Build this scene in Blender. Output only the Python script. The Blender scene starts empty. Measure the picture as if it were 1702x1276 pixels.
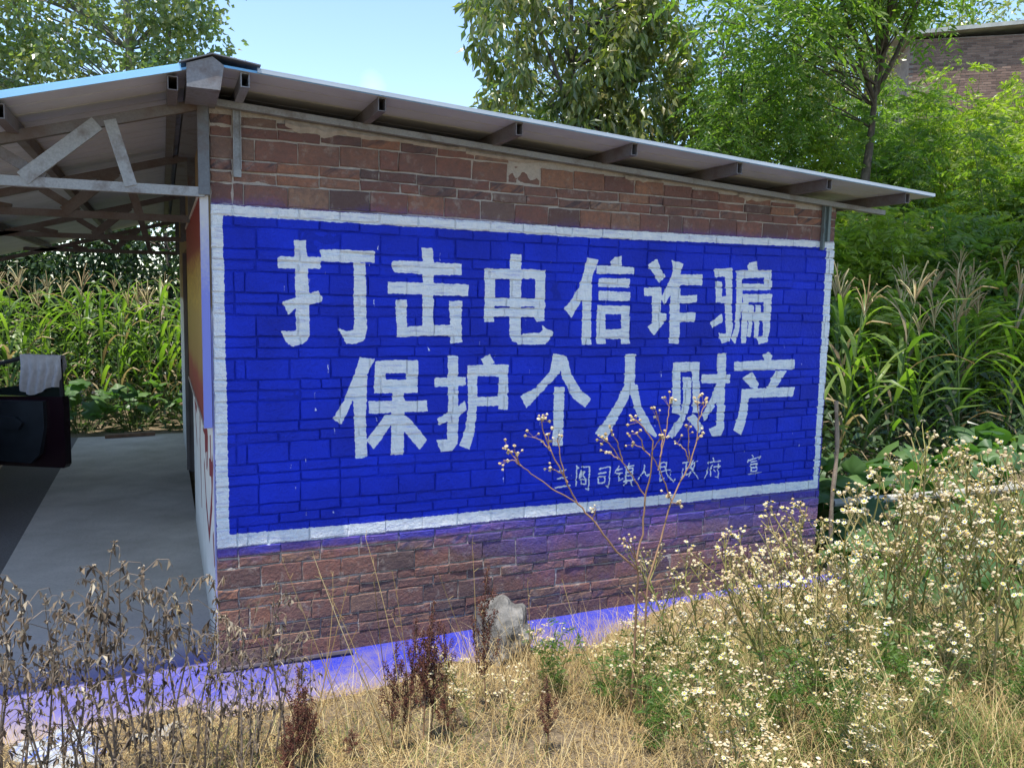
import bpy, math, random
import numpy as np
from mathutils import Matrix, Vector

# ------------------------------------------------------------------ camera, sky, sun, exposure
scene = bpy.context.scene
COL = scene.collection
random.seed(7)
rng = np.random.default_rng(11)
CAM = Vector((-0.264, -4.947, 2.290))
cam_data = bpy.data.cameras.new('camera')
cam_data.sensor_width = 36.0
cam_data.lens = 1322.47 / 1702.0 * 36.0
cam_data.clip_start = 0.05
cam_data.clip_end = 2000.0
cam = bpy.data.objects.new('camera', cam_data)
COL.objects.link(cam)
_r = Vector((0.9160878, -0.40037471, 0.02198259))
_u = Vector((0.02319464, 0.10764225, 0.99391909))
_f = Vector((0.40030632, 0.91000727, -0.1078963))
cam.matrix_world = Matrix(((_r.x, _u.x, -_f.x, CAM.x), (_r.y, _u.y, -_f.y, CAM.y), (_r.z, _u.z, -_f.z, CAM.z), (0, 0, 0, 1)))
scene.camera = cam

SUN_TX, SUN_TY = -0.20, -0.178          # horizontal lean of the direction towards the sun per metre of height
to_sun = Vector((SUN_TX, SUN_TY, 1.0)).normalized()
sun_elev = math.asin(to_sun.z)
sun_az = math.atan2(to_sun.x, to_sun.y)
SUN_STRENGTH, SKY_STRENGTH, EXPOSURE = 3.5, 0.15, 1.10

world = bpy.data.worlds.new('World')
scene.world = world
world.use_nodes = True
wn, wl = world.node_tree.nodes, world.node_tree.links
wn.clear()
w_out = wn.new('ShaderNodeOutputWorld')
w_bg = wn.new('ShaderNodeBackground')
w_sky = wn.new('ShaderNodeTexSky')
w_sky.sky_type = 'NISHITA'
w_sky.sun_disc = False
w_sky.sun_elevation = sun_elev
w_sky.sun_rotation = sun_az
w_sky.altitude = 300
w_sky.air_density = 1.0
w_sky.dust_density = 0.3
w_sky.ozone_density = 1.6
w_bg.inputs['Strength'].default_value = SKY_STRENGTH
wl.new(w_sky.outputs[0], w_bg.inputs['Color'])
wl.new(w_bg.outputs[0], w_out.inputs['Surface'])

sun_data = bpy.data.lights.new('sun', 'SUN')
sun_data.energy = SUN_STRENGTH
sun_data.angle = math.radians(0.5)
sun_data.color = (1.0, 0.95, 0.86)
sun = bpy.data.objects.new('sun', sun_data)
sun.rotation_euler = (-to_sun).to_track_quat('-Z', 'Y').to_euler()
sun.location = (0, 0, 30)
COL.objects.link(sun)

vs = scene.view_settings
scene.display_settings.display_device = 'sRGB'
vs.view_transform = 'Standard'
vs.look = 'None'
vs.exposure = EXPOSURE
vs.gamma = 1.0
vs.use_curve_mapping = False
scene.cycles.max_bounces = 8
scene.cycles.transparent_max_bounces = 8
scene.cycles.diffuse_bounces = 4

# ------------------------------------------------------------------ helpers: meshes
class MB:
    """collects vertices and faces (numpy) and links them as ONE mesh object"""
    def __init__(s): s.V = []; s.F = []; s.n = 0
    def add(s, V, F, mi=0):
        V = np.asarray(V, float).reshape(-1, 3); F = np.asarray(F, int)
        if len(F): s.F.append((F + s.n, mi))
        s.V.append(V); s.n += len(V)
    def box(s, a, b, mi=0):
        x0, y0, z0 = a; x1, y1, z1 = b
        s.add([(x0,y0,z0),(x1,y0,z0),(x1,y1,z0),(x0,y1,z0),(x0,y0,z1),(x1,y0,z1),(x1,y1,z1),(x0,y1,z1)],
              [(0,3,2,1),(4,5,6,7),(0,1,5,4),(1,2,6,5),(2,3,7,6),(3,0,4,7)], mi)
    def bar(s, p, q, w, h, up=(0,0,1), mi=0):
        p = np.array(p, float); q = np.array(q, float); d = q - p; d /= np.linalg.norm(d)
        sd = np.cross(d, up); sd /= max(1e-9, np.linalg.norm(sd)); u = np.cross(sd, d)
        c = [(-w/2,-h/2),(w/2,-h/2),(w/2,h/2),(-w/2,h/2)]
        V = [p + sd*a + u*b for a, b in c] + [q + sd*a + u*b for a, b in c]
        s.add(V, [(3,2,1,0),(4,5,6,7),(0,1,5,4),(1,2,6,5),(2,3,7,6),(3,0,4,7)], mi)
    def tube(s, P, R, n=5, mi=0, cap=True):
        P = np.asarray(P, float); m = len(P)
        R = np.broadcast_to(np.asarray(R, float), (m,))
        T = np.gradient(P, axis=0); T /= np.maximum(1e-9, np.linalg.norm(T, axis=1))[:, None]
        ref = np.array([0.0, 0.0, 1.0]) if abs(T[:, 2]).mean() < 0.8 else np.array([1.0, 0.0, 0.0])
        A = np.cross(T, ref); A /= np.maximum(1e-9, np.linalg.norm(A, axis=1))[:, None]; B = np.cross(T, A)
        th = np.arange(n) * 2*math.pi/n
        V = (P[:, None] + R[:, None, None]*(np.cos(th)[None, :, None]*A[:, None] + np.sin(th)[None, :, None]*B[:, None])).reshape(-1, 3)
        i = np.arange(m-1)[:, None]*n; j = np.arange(n)[None]; k = (j+1) % n
        F = np.stack([i+j, i+k, i+n+k, i+n+j], -1).reshape(-1, 4)
        s.add(V, F, mi)
        if cap and n == 4: s.F.append((np.array([[3,2,1,0]]) + s.n - len(V), mi)); s.F.append((np.array([[0,1,2,3]]) + s.n - n, mi))
        elif cap:
            b = s.n - len(V)
            s.F.append((np.array([[b, b+a+1, b+a] for a in range(1, n-1)]), mi)); e = s.n - n
            s.F.append((np.array([[e, e+a, e+a+1] for a in range(1, n-1)]), mi))
    def mesh(s, name, mats, smooth=False):
        V = np.concatenate(s.V) if s.V else np.zeros((0, 3))
        me = bpy.data.meshes.new(name)
        me.vertices.add(len(V)); me.vertices.foreach_set('co', V.astype(np.float32).ravel())
        loops = np.concatenate([f.ravel() for f, _ in s.F]) if s.F else np.zeros(0, int)
        cnt = np.concatenate([np.full(len(f), f.shape[1]) for f, _ in s.F]) if s.F else np.zeros(0, int)
        mi = np.concatenate([np.full(len(f), m) for f, m in s.F]) if s.F else np.zeros(0, int)
        me.loops.add(len(loops)); me.loops.foreach_set('vertex_index', loops.astype(np.int32))
        me.polygons.add(len(cnt))
        st = np.concatenate([[0], np.cumsum(cnt)[:-1]]) if len(cnt) else cnt
        me.polygons.foreach_set('loop_start', st.astype(np.int32))
        me.polygons.foreach_set('loop_total', cnt.astype(np.int32))
        me.polygons.foreach_set('material_index', mi.astype(np.int32))
        me.polygons.foreach_set('use_smooth', np.full(len(cnt), smooth))
        for m in (mats if isinstance(mats, (list, tuple)) else [mats]): me.materials.append(m)
        me.update(calc_edges=True); me.validate()
        return me

def obj(name, mb, mats, parent=None, smooth=False, kind=None, loc=None):
    me = mb if isinstance(mb, bpy.types.Mesh) else mb.mesh(name, mats, smooth)
    o = bpy.data.objects.new(name, me); COL.objects.link(o)
    if parent is not None: o.parent = parent
    if kind: o['kind'] = kind
    if loc is not None: o.location = loc
    return o

def tag(o, label, cat, group=None):
    o['label'] = label; o['category'] = cat
    if group: o['group'] = group
    return o

def thing(name, label, cat, loc=(0, 0, 0), rz=0.0, group=None):
    o = bpy.data.objects.new(name, None); COL.objects.link(o)
    o.location = loc; o.rotation_euler = (0, 0, rz); o.empty_display_size = 0.1
    return tag(o, label, cat, group)

def copy_tree(o, parent=None):
    c = o.copy(); COL.objects.link(c); c.parent = parent
    for ch in list(o.children): copy_tree(ch, c)
    return c

# ------------------------------------------------------------------ helpers: materials
def nt(name):
    m = bpy.data.materials.new(name); m.use_nodes = True
    t = m.node_tree; t.nodes.clear()
    return m, t.nodes, t.links

class G:
    """small node-graph writer"""
    def __init__(s, name): s.m, s.n, s.l = nt(name)
    def node(s, typ, ins=None, **kw):
        nd = s.n.new(typ)
        for k, v in kw.items(): setattr(nd, k, v)
        for k, v in (ins or {}).items():
            if isinstance(v, bpy.types.NodeSocket): s.l.new(v, nd.inputs[k])
            else: nd.inputs[k].default_value = v
        return nd
    def math(s, op, a, b=0.0, clamp=False):
        return s.node('ShaderNodeMath', {0: a, 1: b}, operation=op, use_clamp=clamp).outputs[0]
    def mix(s, f, a, b, blend='MIX'):
        nd = s.n.new('ShaderNodeMix'); nd.data_type = 'RGBA'; nd.blend_type = blend
        for i, v in ((0, f), (6, a), (7, b)):
            if isinstance(v, bpy.types.NodeSocket): s.l.new(v, nd.inputs[i])
            else: nd.inputs[i].default_value = v if i == 0 else (*v, 1)[:4]
        return nd.outputs[2]
    def noise(s, scale, detail=4.0, vec=None, rough=0.55):
        ins = {'Scale': scale, 'Detail': detail, 'Roughness': rough}
        if vec is not None: ins['Vector'] = vec
        return s.node('ShaderNodeTexNoise', ins).outputs[0]
    def rng(s, v, a, b, c=0.0, d=1.0):
        return s.node('ShaderNodeMapRange', {0: v, 1: a, 2: b, 3: c, 4: d}).outputs[0]
    def ramp(s, f, stops):
        nd = s.node('ShaderNodeValToRGB', {0: f}); e = nd.color_ramp.elements
        while len(e) < len(stops): e.new(0.5)
        for k, (p, c) in enumerate(stops): e[k].position = p; e[k].color = (*c, 1)
        return nd.outputs[0]
    def island(s):
        g = s.node('ShaderNodeNewGeometry').outputs['Random Per Island']
        o = s.node('ShaderNodeObjectInfo').outputs['Random']
        return s.math('FRACT', s.math('ADD', g, o))
    def pos(s): return s.node('ShaderNodeNewGeometry').outputs['Position']
    def objco(s): return s.node('ShaderNodeTexCoord').outputs['Object']
    def bump(s, h, strength=0.4, dist=0.01):
        return s.node('ShaderNodeBump', {'Height': h, 'Strength': strength, 'Distance': dist}).outputs[0]
    def out(s, col, rough=0.8, metal=0.0, spec=0.4, normal=None, trans=0.0, tcol=None):
        ins = {'Base Color': col if isinstance(col, bpy.types.NodeSocket) else (*col, 1), 'Roughness': rough, 'Metallic': metal, 'Specular IOR Level': spec}
        if normal is not None: ins['Normal'] = normal
        b = s.node('ShaderNodeBsdfPrincipled', ins).outputs[0]
        if trans > 0:
            c = tcol if tcol is not None else col
            tr = s.node('ShaderNodeBsdfTranslucent', {'Color': c if isinstance(c, bpy.types.NodeSocket) else (*c, 1)}).outputs[0]
            b = s.node('ShaderNodeMixShader', {0: trans, 1: b, 2: tr}).outputs[0]
        s.l.new(b, s.node('ShaderNodeOutputMaterial').inputs['Surface'])
        return s.m

def leaf_mat(name, stops, trans=0.35, rough=0.45, tint=(1.0, 1.25, 0.35), spec=0.5):
    g = G(name)
    c = g.ramp(g.island(), stops)
    n = g.noise(1.3, 2.0, g.pos())
    c = g.mix(g.rng(n, 0.35, 0.65, 0.0, 0.45), c, (stops[-1][1]))
    tc = g.mix(1.0, c, tint, 'MULTIPLY')
    tc = g.mix(1.0, tc, (1.9, 1.9, 1.9), 'MULTIPLY')
    return g.out(c, rough, 0, spec, None, trans, tc)

def plain(name, col, rough=0.8, var=0.25, scale=8.0, metal=0.0, spec=0.4, bump=0.0, trans=0.0):
    g = G(name)
    n = g.noise(scale, 5.0, g.objco())
    lo = tuple(c*(1-var) for c in col); hi = tuple(min(1, c*(1+var)) for c in col)
    c = g.mix(g.rng(n, 0.3, 0.7), lo, hi)
    nrm = g.bump(g.noise(scale*6, 4.0, g.objco()), bump, 0.01) if bump else None
    return g.out(c, rough, metal, spec, nrm, trans)

def isl(name, stops, rough=0.8, trans=0.0, spec=0.3):
    g = G(name); c = g.ramp(g.island(), stops)
    return g.out(c, rough, 0, spec, None, trans)

def unit(a): return a / np.maximum(1e-9, np.linalg.norm(a, axis=-1, keepdims=True))
def rdir(n): return unit(rng.normal(size=(n, 3)))
def smooth(t): t = np.clip(t, 0, 1); return t*t*(3-2*t)

def add_leaves(mb, P, D, L, W, fold=0.25, droop=0.25, mi=0, four=False):
    """pointed leaves from base P along D; every leaf its own small folded faces"""
    P = np.asarray(P, float); D = unit(np.asarray(D, float)); n = len(P)
    L = np.broadcast_to(np.asarray(L, float), (n,))[:, None]; W = np.broadcast_to(np.asarray(W, float), (n,))[:, None]
    A = unit(np.cross(D, rdir(n))); N = np.cross(A, D)
    mid = P + D*L*0.45
    tip = P + D*L + N*0 - np.array([0, 0, 1.0])*L*droop
    a = mid + A*W*0.5 + N*W*fold; b = mid - A*W*0.5 + N*W*fold
    if four:
        V = np.stack([P, a, tip, b, mid], 1).reshape(-1, 3); i = np.arange(n)[:, None]*5
        F = np.concatenate([i + np.array([[0, 1, 4]]), i + np.array([[0, 4, 3]]), i + np.array([[1, 2, 4]]), i + np.array([[4, 2, 3]])])
    else:
        V = np.stack([P, a, tip, b], 1).reshape(-1, 3); i = np.arange(n)[:, None]*4
        F = i + np.array([[0, 1, 2, 3]])
    mb.add(V, F, mi)

def add_fronds(mb, P, D, L, pairs=7, lw=0.16, ll=0.42, droop=0.35, mi=0):
    """feathery compound leaves: leaflets in pairs along a drooping midrib"""
    P = np.asarray(P, float); D = unit(np.asarray(D, float)); n = len(P)
    L = np.broadcast_to(np.asarray(L, float), (n,))[:, None]
    S = unit(np.cross(D, np.array([0, 0, 1.0]) + 0.35*rng.normal(size=(n, 3))))
    for k in range(pairs):
        t = 0.2 + 0.8*(k+0.5)/pairs
        q = P + D*L*t - np.array([0, 0, 1.0])*L*droop*t*t
        sz = L*ll*(1.0 - 0.45*abs(t-0.45))
        for sg in (-1, 1):
            d = unit(S*sg + D*0.55 - np.array([0, 0, 1.0])*(0.15+droop*t*0.6) + 0.15*rng.normal(size=(n, 3)))
            add_leaves(mb, q, d, sz[:, 0]*rng.uniform(.8, 1.1, n), sz[:, 0]*lw*2, 0.12, 0.12, mi)

def blob_points(n, blobs, surf=0.6):
    """points spread through a union of ellipsoids, a bit denser towards the outside"""
    vol = np.array([b[1][0]*b[1][1]*b[1][2] for b in blobs]); pick = rng.choice(len(blobs), n, p=vol/vol.sum())
    C = np.array([b[0] for b in blobs], float)[pick]; R = np.array([b[1] for b in blobs], float)[pick]
    d = rdir(n); r = rng.uniform(0, 1, n)**(1/3*(1-surf) + 0.12*surf)
    return C + d*R*r[:, None]

def curve_to(p, q, sag=0.12, n=6):
    p = np.array(p, float); q = np.array(q, float); t = np.linspace(0, 1, n)[:, None]
    m = (p+q)/2 + np.array([0, 0, 1.0])*np.linalg.norm(q-p)*sag + rng.normal(size=3)*np.linalg.norm(q-p)*0.06
    return (1-t)**2*p + 2*t*(1-t)*m + t*t*q

def ground_z(x, y):
    x = np.asarray(x, float); y = np.asarray(y, float)
    bank = 0.75*np.clip((-0.65-y)/4.2, 0, 1.4) + 0.075*smooth((-0.45+0.33*smooth((x-2.1)/1.0)-0.05*np.sin(x*3.1)-0.03*np.sin(x*8.3+1)-y)/0.16)
    side = 0.30*smooth((x-4.85)/1.6) + 0.05*np.clip(x-6, 0, 14)*(1-smooth((y-24)/30))
    hill = smooth((x-6.0-0.25*np.clip(y-4, 0, 12))/5.0)*0.42*np.clip(y-2.5, 0, 14)
    bump = 0.03*np.sin(x*2.3+1.0)*np.sin(y*1.9) + 0.02*np.sin(x*5.1+y*4.3)
    free = np.clip(1 - (smooth((x+8)/0.5)*smooth((5.1-x)/0.3)*smooth((y+0.9)/0.3)*smooth((9.6-y)/0.6)), 0, 1)
    return -0.035 + bank + side + hill + bump*free

# ------------------------------------------------------------------ painted slogan: outlines in wall millimetres (x, z)
BIG="""463,2603 541,2605 536,2556 545,2506 548,2382 555,2291 556,2200 554,2109 555,2017 518,1982 451,1969 412,1994 383,2062 457,2057 475,2062 476,2199 471,2425 470,2548
369,2501 628,2509 623,2439 370,2430
392,2234 520,2277 614,2306 618,2281 634,2268 627,2238 519,2213 475,2199 433,2153 416,2187
619,2556 956,2560 956,2485 628,2484
824,2483 901,2480 902,2229 911,2064 893,2005 847,1984 777,1979 756,2028 724,2081 779,2058 821,2064 830,2134 824,2286
1069,2501 1148,2507 1535,2500 1536,2429 1349,2423 1087,2431 1065,2468
1261,2590 1334,2595 1342,2550 1342,2357 1345,2115 1353,2078 1274,2071 1269,2307 1272,2499
1036,2371 1223,2373 1583,2369 1582,2292 1350,2295 1039,2298
1088,2258 1168,2262 1166,2089 1276,2099 1469,2103 1468,2029 1277,2031 1102,2023 1098,2137
1449,2258 1543,2262 1537,2116 1544,1989 1464,1984 1463,2066
1694,2478 1775,2479 1772,2331 1769,2124 1697,2123 1701,2330
1878,2578 1961,2582 1964,2481 1964,2374 1964,2272 1973,2029 2035,2023 2036,1978 1953,1981 1903,1997 1885,2042
865,1898 958,1885 920,1802 824,1637 747,1472 692,1516 765,1627 824,1780
824,1637 908,1659 902,1514 915,1258 836,1248 830,1420
860,1779 914,1778 908,1634 812,1625
962,1873 1243,1876 1244,1790 962,1792
958,1796 1029,1794 1030,1665 956,1667
1165,1792 1244,1790 1242,1664 1166,1666
958,1753 1244,1750 1242,1664 956,1667
1073,1668 1148,1666 1154,1602 1151,1256 1067,1261 1070,1593
918,1616 1309,1610 1310,1537 1167,1538 923,1537
1030,1527 1092,1525 1068,1458 957,1302 909,1368
1136,1535 1180,1503 1312,1349 1261,1284 1149,1417
1448,1903 1518,1902 1528,1489 1523,1310 1481,1264 1409,1259 1375,1346 1451,1340 1450,1618
1357,1757 1577,1759 1578,1702 1360,1695
1376,1489 1491,1534 1569,1599 1584,1537 1511,1477 1452,1466 1393,1437
1679,1878 1746,1909 1782,1845 1707,1833
1586,1835 1886,1837 1881,1753 1587,1765
1587,1765 1658,1764 1658,1535 1643,1381 1609,1264 1534,1297 1579,1410 1594,1550
1811,1761 1881,1760 1886,1526 1814,1532
1657,1618 1884,1624 1883,1559 1658,1558
1693,2479 2148,2480 2147,2423 1695,2405
2067,2478 2148,2480 2145,2132 2074,2131
1697,2285 2147,2285 2149,2232 1698,2229
1699,2216 2142,2223 2144,2162 1700,2159
1932,1996 1984,2047 2106,2051 2133,2070 2122,2109 2160,2082 2223,2058 2190,2008 2150,1971 1946,1972
2463,2582 2556,2565 2540,2512 2507,2449 2488,2373 2427,2272 2353,2158 2297,2222 2349,2277 2409,2384 2448,2497
2437,2278 2508,2286 2517,1970 2438,1970 2439,2134
2449,2447 2507,2449 2509,2273 2420,2284
2648,2554 2690,2593 2744,2603 2747,2532 2668,2523
2547,2528 2853,2526 2852,2475 2542,2470
2560,2440 2820,2443 2818,2379 2560,2378
2561,2352 2827,2346 2827,2282 2564,2284
2558,2249 2832,2246 2832,2182 2560,2192
2555,2198 2625,2199 2634,1976 2558,1976
2756,2201 2831,2202 2838,1975 2765,1971
2557,2078 2833,2083 2836,2010 2560,2008
2958,2546 3045,2595 3080,2512 3126,2468 3069,2420 3020,2477
2941,2382 3089,2391 3097,2323 3092,2205 3143,2199 3148,2153 3041,2036 2979,2099 3024,2126 3012,2321 2947,2323
3167,2589 3274,2567 3247,2484 3211,2405 3124,2261 3093,2310 3162,2449 3186,2522
3191,2483 3452,2494 3453,2411 3179,2410
3171,2410 3255,2412 3269,1974 3178,1974 3174,2206
3247,2329 3413,2340 3411,2283 3250,2273
3254,2205 3411,2209 3403,2139 3258,2134
3558,2537 3728,2551 3735,2493 3565,2474
3664,2491 3735,2500 3733,2336 3757,2104 3738,1993 3654,1977 3621,2055 3692,2048 3676,2308
3573,2448 3634,2445 3640,2287 3583,2286
3580,2333 3742,2337 3745,2282 3583,2286
3539,2130 3648,2205 3666,2144 3563,2092
3864,2565 3880,2593 3957,2609 3967,2535 3884,2532
3772,2535 4115,2547 4107,2491 3781,2474
4032,2544 4115,2547 4113,2397 4042,2396
3821,2434 4110,2442 4108,2392 3833,2382
3767,2535 3829,2530 3835,2284 3826,2104 3791,1972 3746,2014 3778,2104 3780,2283
3835,2355 4125,2361 4120,2302 3845,2291
3834,2290 3900,2292 3902,2132 3895,1976 3843,1976 3844,2146
4044,2301 4126,2303 4126,2106 4107,1985 4019,1967 3998,2021 4055,2035 4053,2175
3897,2215 4050,2217 4051,2154 3901,2153
3901,2274 3950,2274 3949,2146 3936,2021 3901,2028 3911,2132
3968,2275 4021,2276 4019,2147 4007,2014 3968,2021 3965,2161
2221,1908 2308,1895 2274,1770 2118,1622 2025,1531 1975,1620 2090,1673 2197,1783
2256,1895 2327,1889 2366,1768 2442,1651 2532,1584 2483,1519 2387,1589 2297,1731
2232,1676 2316,1670 2313,1438 2312,1252 2234,1256 2235,1441
2802,1901 2893,1903 2895,1679 2832,1549 2663,1265 2574,1329 2713,1500 2804,1681
2834,1681 2915,1679 2957,1518 3110,1283 3094,1270 2988,1343 2895,1507
3222,1836 3467,1837 3466,1765 3229,1759
3222,1836 3294,1765 3308,1438 3232,1454
3400,1766 3471,1764 3479,1445 3418,1447
3315,1724 3394,1719 3396,1530 3347,1381 3248,1255 3205,1291 3304,1424 3329,1560
3370,1408 3435,1440 3533,1331 3485,1285
3489,1741 3755,1736 3759,1666 3488,1672
3630,1900 3715,1899 3717,1660 3725,1308 3699,1260 3613,1254 3576,1315 3651,1340 3635,1662
3631,1662 3700,1646 3617,1481 3539,1373 3510,1430 3579,1552
4061,1879 4122,1910 4164,1879 4155,1822 4092,1822
3795,1833 4393,1845 4389,1764 3800,1759
3878,1706 3972,1753 4050,1652 4035,1621 3972,1623
4205,1756 4316,1755 4216,1617 4124,1622
3875,1617 4410,1622 4397,1545 3880,1543
3876,1614 3950,1555 3950,1427 3891,1251 3809,1297 3869,1444"""
SMALL="""2288,1068 2347,1077
2277,1018 2360,1023
2262,954 2386,963
2436,1093 2431,952
2433,1101 2451,1082
2473,1088 2540,1087 2537,917 2515,927
2473,1064 2457,1021
2468,1051 2504,1051 2457,1005
2474,1036 2519,995
2470,996 2512,998 2508,963 2475,963 2470,996
2621,1065 2707,1075 2714,1069 2701,921 2678,939
2616,1030 2684,1036
2617,1004 2673,1006 2666,962 2615,960 2617,1004
2783,1076 2753,1028
2771,1049 2816,1052
2766,1022 2817,1024
2792,1020 2788,964
2788,964 2825,978
2834,1067 2911,1073
2869,1093 2867,1054
2848,1052 2905,1055 2905,961 2849,962 2848,1052
2851,1025 2900,1026
2852,999 2901,999
2829,956 2929,963
2852,948 2834,922
2890,951 2911,916
3008,1067 3004,1016 2955,963
3010,1022 3032,986 3071,995
3146,1075 3206,1077 3201,1043 3151,1041
3149,1075 3146,938 3186,958
3150,1006 3236,1018
3195,1043 3218,973 3282,922 3285,945
3349,1062 3411,1070
3384,1060 3382,967
3386,1019 3413,1023
3352,1016 3352,964
3341,953 3422,982
3445,1079 3420,1028
3433,1045 3487,1071
3467,1049 3410,954
3427,1022 3509,923
3633,1085 3641,1067
3579,1053 3706,1057
3593,1052 3590,976 3565,925
3629,1032 3610,998
3620,1004 3621,939
3645,1014 3709,1015
3686,1035 3696,921 3664,936
3653,989 3664,973
4018,1085 4031,1069
3975,1028 3983,1051
3977,1040 4102,1068 4088,1045
4007,1029 4067,1034
4009,1008 4068,1014 4069,955 4012,953 4009,1008
4013,981 4067,982
3996,930 4119,937"""
def parse(t): return [np.array([[float(v)/1000 for v in p.split(',')] for p in l.split()]) for l in t.strip().split('\n')]
IX0, IZ0, IW, IH, IRES = -0.15, -0.10, 5.1, 3.6, 360.0
NX, NZ = int(IW*IRES), int(IH*IRES)
gx = IX0 + (np.arange(NX)+0.5)/IRES; gzv = IZ0 + (np.arange(NZ)+0.5)/IRES
def fill(mask, poly, x0, z0, res):
    nz, nx = mask.shape
    a = np.clip(((poly.min(0)-[x0, z0])*res).astype(int)-1, 0, [nx-1, nz-1]); b = np.clip(((poly.max(0)-[x0, z0])*res).astype(int)+2, 1, [nx, nz])
    X, Z = np.meshgrid(x0 + (np.arange(a[0], b[0])+0.5)/res, z0 + (np.arange(a[1], b[1])+0.5)/res)
    ins = np.zeros(X.shape, bool)
    for (xa, za), (xb, zb) in zip(poly, np.roll(poly, -1, 0)):
        if za == zb: continue
        c = (za > Z) != (zb > Z)
        ins ^= c & (X < (xb-xa)*(Z-za)/(zb-za) + xa)
    mask[a[1]:b[1], a[0]:b[0]] |= ins
def stroke(mask, pl, w, x0, z0, res):
    for (p, q) in zip(pl[:-1], pl[1:]):
        d = q-p; L = max(1e-6, np.hypot(*d)); n = np.array([-d[1], d[0]])/L*w/2; e = d/L*w*0.35
        fill(mask, np.array([p-e+n*1.1, q+e+n*0.8, q+e-n*0.8, p-e-n*1.1]), x0, z0, res)
def blur(a, k):
    for ax in (0, 1):
        for _ in range(2):
            c = np.cumsum(np.concatenate([np.repeat(np.take(a, [0], ax), k+1, ax), a, np.repeat(np.take(a, [-1], ax), k, ax)], ax), ax)
            n = a.shape[ax]
            a = (np.take(c, np.arange(2*k+1, 2*k+1+n), ax) - np.take(c, np.arange(0, n), ax))/(2*k+1)
    return a
def make_image(name, R, Gc):
    h, w = R.shape
    px = np.zeros((h, w, 4), np.float32); px[..., 0] = R; px[..., 1] = Gc; px[..., 3] = 1
    im = bpy.data.images.new(name, w, h, float_buffer=True, is_data=True)
    im.colorspace_settings.name = 'Non-Color'
    im.pixels.foreach_set(px.ravel()); im.update(); im.pack()
    return im
def paint_masks():
    m = np.zeros((NZ, NX), bool)
    fr_o = np.array([(-.004, 2.782), (1.2, 2.786), (2.4, 2.778), (4.747, 2.796), (4.738, 1.8), (4.724, .761), (3.2, .752), (1.9, .758), (.6, .748), (.004, .752)])
    fr_i = np.array([(.067, 2.723), (1.2, 2.722), (2.4, 2.716), (4.66, 2.745), (4.668, 1.8), (4.672, .835), (3.3, .826), (1.9, .836), (.9, .826), (.075, .834)])
    fill(m, fr_o, IX0, IZ0, IRES)
    inner = np.zeros((NZ, NX), bool); fill(inner, fr_i, IX0, IZ0, IRES)
    m &= ~inner
    for p in parse(BIG): fill(m, p, IX0, IZ0, IRES)
    R = blur(m.astype(np.float32), 1)
    s = np.zeros((NZ, NX), bool)
    for p in parse(SMALL): stroke(s, p, 0.0145, IX0, IZ0, IRES)
    R = np.maximum(R, 0.74*blur(s.astype(np.float32), 1))
    for _ in range(70):                                   # thin runs and flicks of white paint
        x = rng.uniform(.3, 4.5); z = rng.uniform(.9, 2.6)
        t = np.zeros((NZ, NX), bool); L = rng.uniform(.01, .05)
        fill(t, np.array([(x, z), (x+.004, z), (x+.003+rng.normal()*.006, z-L), (x+.001, z-L)]), IX0, IZ0, IRES)
        R = np.maximum(R, 0.62*t)
    o = np.zeros((NZ, NX), bool); fill(o, fr_o, IX0, IZ0, IRES)
    X, Z = np.meshgrid(gx, gzv)
    db = np.clip(0.755-Z, 0, 9)
    right = smooth((X-0.9)/1.6)
    below = (0.42+0.40*right)*np.exp(-db/(0.12+0.24*right))
    da = np.clip(Z-2.78, 0, 9)
    above = (0.34+0.25*np.exp(-((X-.15)/.25)**2)+0.25*np.exp(-((X-3.7)/.5)**2)+0.2*np.exp(-((X-1.2)/.3)**2))*np.exp(-da/0.05)
    side = np.exp(-np.clip(X-4.73, 0, 9)/.03)*(Z < 2.78)*(Z > .7)*.7
    Gc = np.where(o, 1.0, np.maximum(np.where(Z < 1.2, below, 0), np.maximum(np.where(Z > 2.5, above, 0), side)))
    return R, blur(Gc.astype(np.float32), 2)
IMG_WALL = make_image('painted_slogan', *paint_masks())

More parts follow.
